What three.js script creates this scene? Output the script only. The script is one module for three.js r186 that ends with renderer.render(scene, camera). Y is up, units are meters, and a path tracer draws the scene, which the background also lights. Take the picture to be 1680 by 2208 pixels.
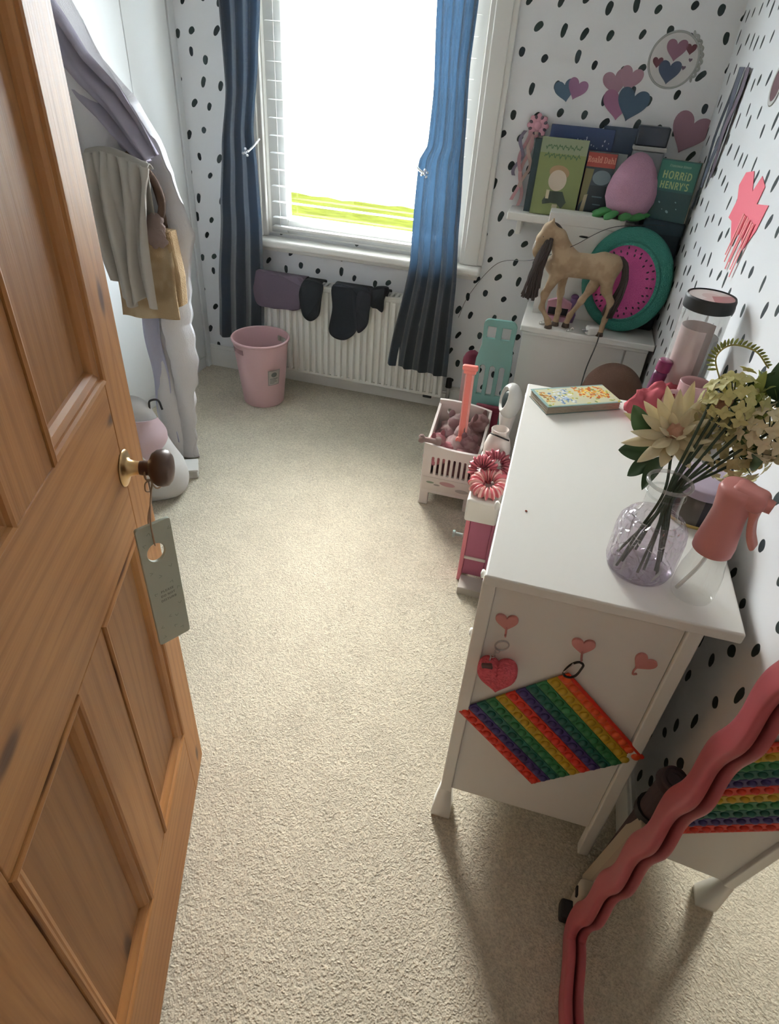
import * as THREE from 'three';
import { RoundedBoxGeometry } from 'three/addons/geometries/RoundedBoxGeometry.js';
import { mergeGeometries, mergeVertices } from 'three/addons/utils/BufferGeometryUtils.js';
import { MarchingCubes } from 'three/addons/objects/MarchingCubes.js';
import { ImprovedNoise } from 'three/addons/math/ImprovedNoise.js';

// ---------- camera, sky, light, exposure ----------
const scene = new THREE.Scene();
const renderer = new THREE.WebGLRenderer({ antialias: true });
renderer.toneMapping = THREE.LinearToneMapping;
renderer.toneMappingExposure = 1.22;
renderer.shadowMap.enabled = true;
renderer.shadowMap.type = THREE.PCFSoftShadowMap;
const camera = new THREE.PerspectiveCamera(2 * Math.atan(1104 / 1350.4) * 180 / Math.PI, 1680 / 2208, 0.05, 120);
camera.position.set(-0.4321, 1.5, 2.894);
camera.rotation.set(-0.6297, 0.2155, 0.0829, 'YXZ');
camera.setViewOffset(1680, 2208, -11.8, 25.4, 1680, 2208);
scene.background = new THREE.Color(0.88, 0.95, 1.0);          // bright overcast sky
scene.backgroundIntensity = 27;
const sun = new THREE.DirectionalLight(0xfff6ea, 38);           // the sun behind thin cloud: a wide soft source
sun.position.set(-4.0, 5.6, -4.4); sun.target.position.set(-0.8, 0.4, 1.0);
sun.castShadow = true; sun.shadow.radius = 90; sun.shadow.mapSize.set(2048, 2048);
Object.assign(sun.shadow.camera, { left: -3, right: 3, top: 3, bottom: -3, near: 0.5, far: 14 });
scene.add(sun, sun.target);

// ---------- helpers ----------
const V = (x, y, z) => new THREE.Vector3(x, y, z);
let seedN = 12345;
const rnd = () => { seedN = (seedN * 1664525 + 1013904223) >>> 0; return seedN / 4294967296; };
const rr = (a, b) => a + (b - a) * rnd();
const perlin = new ImprovedNoise();
const PI = Math.PI, lerp = (a, b, t) => a + (b - a) * t, clamp = (x, a = 0, b = 1) => Math.min(b, Math.max(a, x));
const smooth = (a, b, x) => { const t = clamp((x - a) / (b - a)); return t * t * (3 - 2 * t); };
const lut = (list, t) => { t = clamp(t) * (list.length - 1); const i = Math.min(list.length - 2, Math.floor(t)); return lerp(list[i], list[i + 1], t - i); };
const used = {};
const numbered = (n) => { const k = used[n] = (used[n] ?? -1) + 1; return k ? n + '_' + String(k).padStart(3, '0') : n; };
function tag(o, label, category, group) { o.userData.label = label; o.userData.category = category; if (group) o.userData.group = group; return o; }
function thing(name, label, category, [x, y, z] = [0, 0, 0], turn = 0, group) {
  const o = new THREE.Group(); o.name = numbered(name); o.position.set(x, y, z); o.rotation.y = turn; scene.add(o);
  return tag(o, label, category, group);
}
function obj(name, geo, mat, parent = scene, pos, rot) {
  const m = new THREE.Mesh(Array.isArray(geo) ? merge(geo) : geo, mat);
  m.name = parent === scene ? numbered(name) : name; m.castShadow = m.receiveShadow = true;
  if (pos) m.position.set(...pos); if (rot) m.rotation.set(...rot);
  parent.add(m); return m;
}
function struct(name, geo, mat, parent = scene, pos, rot) { const m = obj(name, geo, mat, parent, pos, rot); if (parent === scene) m.userData.kind = 'structure'; return m; }
function clean(g) { g = g.index ? g.toNonIndexed() : g; for (const k of Object.keys(g.attributes)) if (!['position', 'normal', 'uv'].includes(k)) g.deleteAttribute(k); return g; }
const merge = (l) => mergeGeometries(l.map(clean));
const mv = (g, x = 0, y = 0, z = 0, rx = 0, ry = 0, rz = 0) => { if (rx) g.rotateX(rx); if (ry) g.rotateY(ry); if (rz) g.rotateZ(rz); return g.translate(x, y, z); };
function boxUV(g, s = 1) {                                     // uv in metres from the way each face points
  g = g.index ? g.toNonIndexed() : g; const p = g.attributes.position, uv = new Float32Array(p.count * 2), a = V(), b = V(), c = V(), n = V();
  for (let i = 0; i < p.count; i += 3) {
    a.fromBufferAttribute(p, i); b.fromBufferAttribute(p, i + 1); c.fromBufferAttribute(p, i + 2);
    n.copy(b).sub(a).cross(c.clone().sub(a)); const ax = Math.abs(n.x), ay = Math.abs(n.y), az = Math.abs(n.z);
    [a, b, c].forEach((q, k) => { const [u, v] = ax > ay && ax > az ? [q.z, q.y] : ay > az ? [q.x, q.z] : [q.x, q.y]; uv[(i + k) * 2] = u * s; uv[(i + k) * 2 + 1] = v * s; });
  }
  g.setAttribute('uv', new THREE.BufferAttribute(uv, 2)); return g;
}
const box = (w, h, d, x = 0, y = 0, z = 0) => boxUV(new THREE.BoxGeometry(w, h, d).translate(x, y, z));
const rbox = (w, h, d, r = 0.004, x = 0, y = 0, z = 0, seg = 2) => boxUV(new RoundedBoxGeometry(w, h, d, seg, Math.min(r, w / 2.01, h / 2.01, d / 2.01)).translate(x, y, z));
const bx = (x0, x1, y0, y1, z0, z1, r = 0) => r ? rbox(x1 - x0, y1 - y0, z1 - z0, r, (x0 + x1) / 2, (y0 + y1) / 2, (z0 + z1) / 2) : box(x1 - x0, y1 - y0, z1 - z0, (x0 + x1) / 2, (y0 + y1) / 2, (z0 + z1) / 2);
const lathe = (pts, seg = 36) => new THREE.LatheGeometry(pts.map(([r, y]) => new THREE.Vector2(r, y)), seg);
const tube = (pts, r, seg = 32, rad = 8, closed = false) => new THREE.TubeGeometry(new THREE.CatmullRomCurve3(pts.map((p) => p.isVector3 ? p : V(...p)), closed), seg, r, rad, closed);
const cyl = (a, b, r0, r1 = r0, seg = 16) => { const A = V(...a), B = V(...b), d = B.clone().sub(A), g = new THREE.CylinderGeometry(r1, r0, d.length(), seg); g.applyQuaternion(new THREE.Quaternion().setFromUnitVectors(V(0, 1, 0), d.clone().normalize())); return g.translate((A.x + B.x) / 2, (A.y + B.y) / 2, (A.z + B.z) / 2); };
const poly = (pts) => { const s = new THREE.Shape(); pts.forEach(([x, y], i) => i ? s.lineTo(x, y) : s.moveTo(x, y)); s.closePath(); return s; };
const curvy = (pts) => { const c = new THREE.CatmullRomCurve3(pts.map(([x, y]) => V(x, y, 0)), true, 'centripetal').getPoints(pts.length * 6); return poly(c.slice(0, -1).map((p) => [p.x, p.y])); };
const ext = (shape, depth, bevel = 0, curveSegments = 10) => new THREE.ExtrudeGeometry(shape, { depth, bevelEnabled: bevel > 0, bevelThickness: bevel, bevelSize: bevel, bevelSegments: 2, bevelOffset: -bevel, curveSegments });
function ellipsoid(rx, ry, rz, x = 0, y = 0, z = 0, a = 24, b = 16) { return new THREE.SphereGeometry(1, a, b).scale(rx, ry, rz).translate(x, y, z); }
function blob(rx, ry, rz, amp, freq, off = 0, det = 24) {      // a lumpy soft body
  const g = new THREE.SphereGeometry(1, det * 2, det), p = g.attributes.position;
  for (let i = 0; i < p.count; i++) { const x = p.getX(i), y = p.getY(i), z = p.getZ(i), k = 1 + amp * perlin.noise(x * freq + off, y * freq + off * 1.7, z * freq - off) + amp * 0.4 * perlin.noise(x * freq * 2.6 + off, y * freq * 2.6, z * freq * 2.6 + off); p.setXYZ(i, x * rx * k, y * ry * k, z * rz * k); }
  const q = mergeVertices(g.deleteAttribute('normal') && g, 1e-6); q.computeVertexNormals(); return q;
}
function sheet(nu, nv, f, th = 0.003) {                        // a cloth: two faces and their rim
  const P = [], pos = [], uv = [], idx = [], N = (nu + 1) * (nv + 1);
  for (let j = 0; j <= nv; j++) for (let i = 0; i <= nu; i++) P.push(f(i / nu, j / nv));
  const at = (i, j) => P[clamp(j, 0, nv) * (nu + 1) + clamp(i, 0, nu)], n = V();
  for (let s = 0; s < 2; s++) for (let j = 0; j <= nv; j++) for (let i = 0; i <= nu; i++) {
    const p = at(i, j); n.copy(at(i + 1, j)).sub(at(i - 1, j)).cross(at(i, j + 1).clone().sub(at(i, j - 1))).normalize().multiplyScalar(s ? -th : 0);
    pos.push(p.x + n.x, p.y + n.y, p.z + n.z); uv.push(i / nu, j / nv);
  }
  for (let s = 0; s < 2; s++) for (let j = 0; j < nv; j++) for (let i = 0; i < nu; i++) { const a = s * N + j * (nu + 1) + i, b = a + 1, c = a + nu + 1, d = c + 1; s ? idx.push(a, c, b, b, c, d) : idx.push(a, b, c, b, d, c); }
  const rim = (a, b) => idx.push(a, a + N, b, b, a + N, b + N);
  for (let i = 0; i < nu; i++) { rim(i, i + 1); rim(nv * (nu + 1) + i + 1, nv * (nu + 1) + i); }
  for (let j = 0; j < nv; j++) { rim((j + 1) * (nu + 1), j * (nu + 1)); rim(j * (nu + 1) + nu, (j + 1) * (nu + 1) + nu); }
  const g = new THREE.BufferGeometry(); g.setAttribute('position', new THREE.Float32BufferAttribute(pos, 3)); g.setAttribute('uv', new THREE.Float32BufferAttribute(uv, 2)); g.setIndex(idx); g.computeVertexNormals(); return g;
}
function ply(nu, nv, f) {                                      // one layer of thin cloth that light passes through
  const pos = [], uv = [], idx = []; for (let j = 0; j <= nv; j++) for (let i = 0; i <= nu; i++) { const p = f(i / nu, j / nv); pos.push(p.x, p.y, p.z); uv.push(i / nu, j / nv); }
  for (let j = 0; j < nv; j++) for (let i = 0; i < nu; i++) { const a = j * (nu + 1) + i, b = a + 1, c = a + nu + 1; idx.push(a, c, b, b, c, c + 1); }
  const g = new THREE.BufferGeometry(); g.setAttribute('position', new THREE.Float32BufferAttribute(pos, 3)); g.setAttribute('uv', new THREE.Float32BufferAttribute(uv, 2)); g.setIndex(idx); g.computeVertexNormals(); return g;
}
function sdfMesh(cx, cy, cz, half, res, f) {                   // marching cubes over a signed distance
  const mc = new MarchingCubes(res, new THREE.MeshStandardMaterial(), false, false, 200000), n = mc.size ?? res, h = n / 2;
  for (let k = 0; k < n; k++) for (let j = 0; j < n; j++) for (let i = 0; i < n; i++) mc.field[i + j * n + k * n * n] = -f(cx + (i - h) / h * half, cy + (j - h) / h * half, cz + (k - h) / h * half) * 100;
  mc.isolation = 0; mc.update();
  const c = mc.count ?? mc.geometry.drawRange.count, g = new THREE.BufferGeometry();
  g.setAttribute('position', new THREE.Float32BufferAttribute(Array.from(mc.positionArray.slice(0, c * 3)), 3));
  const m = mergeVertices(g, 1e-5).scale(half, half, half).translate(cx, cy, cz); m.computeVertexNormals();
  m.setAttribute('uv', new THREE.Float32BufferAttribute(new Float32Array(m.attributes.position.count * 2).map((_, i) => (i % 2 ? m.attributes.position.getY(i >> 1) : m.attributes.position.getX(i >> 1)) * 6), 2)); return m;
}
function cap(px, py, pz, a, b, ra, rb) { const bax = b[0] - a[0], bay = b[1] - a[1], baz = b[2] - a[2], x = px - a[0], y = py - a[1], z = pz - a[2], t = clamp((x * bax + y * bay + z * baz) / (bax * bax + bay * bay + baz * baz)); return Math.hypot(x - bax * t, y - bay * t, z - baz * t) - lerp(ra, rb, t); }
const smin = (a, b, k) => { const h = Math.max(k - Math.abs(a - b), 0) / k; return Math.min(a, b) - h * h * k * 0.25; };

// ---------- textures ----------
function grid(n, s) { const a = new Float32Array(n * n); let k = s * 7919 + 17; for (let i = 0; i < n * n; i++) { k = (Math.imul(k, 1103515245) + 12345) >>> 0; a[i] = ((k >>> 8) & 65535) / 65535; } return a; }
function tnoise(W, cellsX, cellsY, s) {                        // tiling value noise
  const n = Math.max(cellsX, cellsY), g = grid(n, s), out = new Float32Array(W * W);
  for (let y = 0; y < W; y++) { const fy = y / W * cellsY, y0 = Math.floor(fy), ty = fy - y0, sy = ty * ty * (3 - 2 * ty), a = (y0 % cellsY) * n, b = ((y0 + 1) % cellsY) * n;
    for (let x = 0; x < W; x++) { const fx = x / W * cellsX, x0 = Math.floor(fx), tx = fx - x0, sx = tx * tx * (3 - 2 * tx), i0 = x0 % cellsX, i1 = (x0 + 1) % cellsX; out[y * W + x] = lerp(lerp(g[a + i0], g[a + i1], sx), lerp(g[b + i0], g[b + i1], sx), sy); } }
  return out;
}
const sRGB = (c) => Math.round(255 * clamp(c <= 0.0031308 ? c * 12.92 : 1.055 * Math.pow(c, 1 / 2.4) - 0.055));
function dtex(W, fn, color = true, rep = 1) {
  const d = new Uint8Array(W * W * 4);
  for (let i = 0; i < W * W; i++) { const c = fn(i % W, (i / W) | 0, i); if (color) { d[i * 4] = sRGB(c[0]); d[i * 4 + 1] = sRGB(c[1]); d[i * 4 + 2] = sRGB(c[2]); } else d[i * 4] = d[i * 4 + 1] = d[i * 4 + 2] = 255 * clamp(c); d[i * 4 + 3] = 255; }
  const t = new THREE.DataTexture(d, W, W); t.wrapS = t.wrapT = THREE.RepeatWrapping; t.magFilter = THREE.LinearFilter; t.minFilter = THREE.LinearMipmapLinearFilter; t.generateMipmaps = true;
  if (color) t.colorSpace = THREE.SRGBColorSpace; t.repeat.set(rep, rep); t.needsUpdate = true; return t;
}
function ctex(w, h, draw, repeat) {
  const c = document.createElement('canvas'); c.width = w; c.height = h; draw(c.getContext('2d'), w, h);
  const t = new THREE.CanvasTexture(c); t.colorSpace = THREE.SRGBColorSpace; if (repeat) { t.wrapS = t.wrapT = THREE.RepeatWrapping; t.repeat.set(repeat[0], repeat[1]); } return t;
}
const mat = (c, rough = 0.6, o = {}) => new THREE.MeshStandardMaterial({ color: Array.isArray(c) ? new THREE.Color().setRGB(...c) : new THREE.Color(c), roughness: rough, ...o });
const pmat = (c, rough, o) => new THREE.MeshPhysicalMaterial({ color: Array.isArray(c) ? new THREE.Color().setRGB(...c) : new THREE.Color(c), roughness: rough, ...o });

// wallpaper: brush-dab spots printed on white, tile 0.9 m
const paperTex = ctex(1536, 1536, (g, W) => {
  g.fillStyle = '#eceef1'; g.fillRect(0, 0, W, W); const n = 10, c = W / n;
  for (let j = 0; j < n; j++) for (let i = 0; i < n; i++) {
    const x = (i + 0.5 + (j % 2) * 0.5 + rr(-0.24, 0.24)) * c, y = (j + 0.5 + rr(-0.24, 0.24)) * c, a = rr(-0.2, 0.75), w = rr(14, 20), h = rr(22, 38);
    g.fillStyle = ['#1d2a2c', '#22302f', '#18232a', '#2a3536'][(rnd() * 4) | 0];
    for (const ox of [-W, 0, W]) for (const oy of [-W, 0, W]) { g.save(); g.translate(x + ox, y + oy); g.rotate(a); g.beginPath(); const k1 = 0.85, k2 = 1.1; g.ellipse(0, 0, w, h, 0, 0, 7); g.fill(); g.beginPath(); g.ellipse(w * 0.2, -h * 0.25, w * k1, h * 0.7, 0.2, 0, 7); g.fill(); g.restore(); }
  }
}, [1 / 0.9, 1 / 0.9]);
const M = {};
M.paper = mat(0xffffff, 0.75, { map: paperTex });
{
  const W = 1024, a = tnoise(W, 256, 256, 1), b = tnoise(W, 128, 128, 2), c = tnoise(W, 12, 12, 3), e = tnoise(W, 400, 400, 4);
  const h = (i) => 0.45 * a[i] + 0.35 * b[i] + 0.2 * e[i];
  M.carpet = mat(0xffffff, 0.97, { map: dtex(W, (x, y, i) => { const k = 0.62 + 0.62 * h(i) + 0.1 * (c[i] - 0.5); return [0.60 * k, 0.545 * k, 0.435 * k]; }, true, 1 / 0.7), bumpMap: dtex(W, (x, y, i) => h(i), false, 1 / 0.7), bumpScale: 0.0035 });
}
{                                                              // pine: u along the grain
  const W = 1024, wv = tnoise(W, 3, 10, 5), w2 = tnoise(W, 6, 40, 6), f = tnoise(W, 12, 400, 7), big = tnoise(W, 2, 6, 8);
  const knots = [[0.22, 0.3, 0.02], [0.63, 0.72, 0.016], [0.81, 0.16, 0.013], [0.46, 0.5, 0.012], [0.05, 0.86, 0.012]];
  const val = (x, y, i) => {
    let u = x / W, v = y / W, d = 0, kn = 0;
    for (const [a, b, r] of knots) { let du = u - a, dv = v - b; du -= Math.round(du); dv -= Math.round(dv); const q = Math.hypot(du * 0.55, dv); d += Math.sign(dv || 1) * 0.028 * Math.exp(-q * q / (r * r * 14)); kn = Math.max(kn, Math.exp(-((q / r) ** 4))); }
    const ring = 0.5 + 0.5 * Math.sin((v + d) * 2 * PI * 26 + 9 * wv[i] + 2.2 * w2[i]);
    return [Math.pow(ring, 2.4) * 0.38 + 0.34 * f[i] + 0.5 * (big[i] - 0.3), kn];
  };
  const pine = (r) => dtex(W, (x, y, i) => { const [t, k] = val(x, y, i), q = clamp(t); return [lerp(lerp(0.52, 0.33, q), 0.09, k * 0.9) * r, lerp(lerp(0.235, 0.125, q), 0.035, k * 0.9) * r, lerp(lerp(0.075, 0.033, q), 0.016, k * 0.85) * r]; });
  const bump = dtex(W, (x, y, i) => 0.5 + 0.3 * f[i] - 0.3 * val(x, y, i)[0], false);
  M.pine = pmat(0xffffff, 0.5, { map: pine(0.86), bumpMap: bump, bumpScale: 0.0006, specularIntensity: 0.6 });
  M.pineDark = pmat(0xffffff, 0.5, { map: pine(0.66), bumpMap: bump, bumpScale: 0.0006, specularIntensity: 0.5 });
}
const weaveBump = (() => { const W = 256, a = tnoise(W, 128, 128, 9), b = tnoise(W, 20, 20, 10); return dtex(W, (x, y, i) => 0.5 * a[i] + 0.25 * b[i] + 0.25 * ((x & 2) ^ (y & 2) ? 1 : 0), false, 8); })();
const fluffBump = (() => { const W = 256, a = tnoise(W, 64, 64, 11), b = tnoise(W, 24, 24, 12); return dtex(W, (x, y, i) => 0.6 * a[i] + 0.4 * b[i], false, 6); })();
const blotch = (c1, c2, cells, s, rep = 1) => { const W = 256, a = tnoise(W, cells, cells, s), b = tnoise(W, cells * 3, cells * 3, s + 1); return dtex(W, (x, y, i) => { const t = smooth(0.3, 0.7, 0.65 * a[i] + 0.35 * b[i]); return [0, 1, 2].map((k) => lerp(c1[k], c2[k], t)); }, true, rep); };
const cloth = (c, o = {}) => pmat(c, 0.95, { bumpMap: weaveBump, bumpScale: 0.0012, sheen: 0.3, sheenRoughness: 0.6, ...o });
const fluff = (c, o = {}) => pmat(c, 1, { bumpMap: fluffBump, bumpScale: 0.004, sheen: 0.5, sheenRoughness: 0.7, ...o });
M.white = mat([0.80, 0.79, 0.76], 0.45); M.gloss = mat([0.83, 0.83, 0.80], 0.28); M.upvc = mat([0.80, 0.82, 0.82], 0.35); M.plaster = mat([0.87, 0.87, 0.87], 0.9);
M.wardrobe = mat([0.78, 0.81, 0.82], 0.5); M.black = mat([0.012, 0.012, 0.014], 0.5); M.steel = mat([0.55, 0.55, 0.56], 0.3, { metalness: 1 });
M.brass = mat([0.62, 0.42, 0.2], 0.32, { metalness: 1 }); M.bronze = mat([0.10, 0.06, 0.045], 0.4, { metalness: 0.35 });
M.pink = mat([0.62, 0.20, 0.21], 0.5); M.glass = pmat([0.98, 0.99, 0.99], 0.0, { transmission: 1, thickness: 0, ior: 1.45 });
M.plug = mat([0.82, 0.82, 0.80], 0.35);

// ---------- room shell ----------
const XL = -2.74, ZF = 2.83, H = 2.4, WX0 = -1.78, WX1 = -0.86, WY0 = 0.735, WY1 = 2.05;
struct('floor', box(2.84, 0.1, 3.1, -1.37, -0.05, 1.4), M.carpet);
struct('ceiling', box(2.94, 0.1, 3.06, -1.37, H + 0.05, 1.38), M.plaster);
{
  const s = poly([[XL - 0.1, -0.1], [0.1, -0.1], [0.1, H], [XL - 0.1, H]]);
  s.holes.push(new THREE.Path([[WX0, WY0], [WX1, WY0], [WX1, WY1], [WX0, WY1]].map(([x, y]) => new THREE.Vector2(x, y))));
  const g = new THREE.ExtrudeGeometry(s, { depth: 0.22, bevelEnabled: false }).translate(0, 0, -0.22); struct('wall_back', boxUV(g), M.paper);
}
struct('wall_right', box(0.1, H, 4.6, 0.05, H / 2, 2.3), M.paper);
struct('wall_left', box(0.1, H, 2.83, XL - 0.05, H / 2, 1.415), M.plaster);
struct('wall_front', merge([bx(XL - 0.1, -0.85, 0, H, ZF, ZF + 0.1), bx(-0.85, 0, 2.02, H, ZF, ZF + 0.1), bx(-0.045, 0, 0, 2.02, ZF, ZF + 0.1)]), M.plaster);
struct('baseboard_back', merge([bx(-2.16, 0, 0, 0.10, 0, 0.014), bx(-2.16, 0, 0.10, 0.118, 0, 0.009)]), M.gloss);
struct('baseboard_right', merge([bx(-0.014, 0, 0, 0.10, 0.014, ZF), bx(-0.009, 0, 0.10, 0.118, 0.014, ZF)]), M.gloss);
struct('trim_1', merge([bx(-0.85, -0.80, 0, 2.02, ZF - 0.008, ZF + 0.108, 0.004), bx(-0.80, -0.045, 1.985, 2.02, ZF - 0.008, ZF + 0.108, 0.004)]), M.gloss);   // door lining
// the landing behind the camera
struct('floor_landing', box(2.4, 0.1, 1.7, -0.6, -0.05, 3.78), M.carpet);
struct('ceiling_landing', box(2.5, 0.1, 1.75, -0.6, H + 0.05, 3.78), M.plaster);
struct('wall_landing_end', box(2.5, H, 0.1, -0.6, H / 2, 4.65), M.plaster);
struct('wall_landing_left', box(0.1, H, 1.75, -1.85, H / 2, 3.78), M.plaster);

// ---------- window ----------
{
  const w = new THREE.Group(); w.name = 'window_1'; w.userData.kind = 'structure'; scene.add(w);
  const fz0 = -0.075, fz1 = -0.02;
  obj('frame_stile', bx(WX0, WX0 + 0.085, WY0, WY1, fz0, fz1, 0.006), M.upvc, w);
  obj('frame_stile', bx(WX1 - 0.085, WX1, WY0, WY1, fz0, fz1, 0.006), M.upvc, w);
  obj('frame_rail', bx(WX0 + 0.085, WX1 - 0.085, WY0, WY0 + 0.062, fz0, fz1, 0.006), M.upvc, w);
  obj('frame_rail', bx(WX0 + 0.085, WX1 - 0.085, WY1 - 0.07, WY1, fz0, fz1, 0.006), M.upvc, w);
  obj('glazing_bead', bx(WX0 + 0.085, WX1 - 0.085, WY0 + 0.055, WY0 + 0.075, -0.06, -0.032, 0.003), M.upvc, w);
  obj('pane', box(WX1 - WX0 - 0.15, WY1 - WY0 - 0.11, 0.004, (WX0 + WX1) / 2, (WY0 + WY1) / 2, -0.052), M.glass, w);
  obj('sill', merge([bx(-1.90, -0.755, 0.688, 0.722, -0.02, 0.085, 0.012), bx(WX0, WX1, 0.70, 0.737, -0.12, 0.0, 0.004)]), M.gloss, w);
  obj('sill_nose', bx(-1.885, -0.77, 0.66, 0.69, 0, 0.03, 0.006), M.gloss, w);
  for (const [a, b] of [[-1.885, WX0], [WX1, -0.755]]) obj('architrave', merge([bx(a, b, 0.722, 2.14, 0, 0.022, 0.005), bx(a + 0.02, b - 0.02, 0.722, 2.14, 0.018, 0.03, 0.005)]), M.gloss, w);
  obj('architrave', bx(-1.885, -0.755, 2.06, 2.16, 0, 0.024, 0.005), M.gloss, w);
  obj('reveal', merge([bx(WX0 - 0.002, WX0 + 0.006, WY0, WY1, -0.02, 0.004), bx(WX1 - 0.006, WX1 + 0.002, WY0, WY1, -0.02, 0.004)]), M.gloss, w);
}
{                                                              // slatted blind, slats open flat
  const slatM = pmat([0.86, 0.88, 0.88], 0.5, { transmission: 0.35, thickness: 0 });
  const b = thing('venetian_blind', 'white venetian blind hanging in the window with its thin slats turned open', 'blind', [-1.32, 0.76, 0.004]);
  const sg = ext(poly([[-0.019, 0], [-0.01, 0.0016], [0, 0.0022], [0.01, 0.0016], [0.019, 0], [0.01, 0.0006], [0, 0.0012], [-0.01, 0.0006]]), 0.86).translate(0, 0, -0.43).rotateY(PI / 2);
  for (let y = 0.05; y < 1.22; y += 0.066) obj('slat', sg, slatM, b, [0, y, 0]);
  obj('head_rail', rbox(0.88, 0.03, 0.036, 0.004, 0, 1.255, 0), M.gloss, b);
  for (const x of [-0.40, -0.36, 0.36]) obj('ladder_cord', cyl([x, 0, 0.0], [x, 1.25, 0.0], 0.0011, 0.0011, 6), M.white, b);
  obj('bottom_rail', rbox(0.87, 0.012, 0.034, 0.004, 0, 0.006, 0), M.gloss, b);
}
// outdoors, seen from an upper floor
{
  const W = 256, a = tnoise(W, 40, 40, 21), b = tnoise(W, 9, 9, 22);
  const g = new THREE.PlaneGeometry(60, 15.6, 120, 40).rotateX(-PI / 2), p = g.attributes.position; for (let i = 0; i < p.count; i++) p.setY(i, 0.10 * perlin.noise(p.getX(i) * 2, 0, p.getZ(i) * 2));
  g.computeVertexNormals(); const lm = pmat(0xffffff, 1, { specularIntensity: 0, map: dtex(W, (x, y, i) => { const k = 0.014 + 0.012 * a[i] + 0.012 * b[i]; return [k * 0.84, k * 0.94, k * 0.17]; }, true, 20) });
  const o = obj('lawn', g, lm, scene, [-6, -2.65, -10]); o.userData.kind = 'stuff'; o.userData.label = 'bright green grass seen through the bottom of the window'; o.userData.category = 'grass';
  struct('ground_outside', box(120, 0.2, 90, -6, -2.85, -46), mat([0.5, 0.49, 0.46], 0.95));
}

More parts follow.
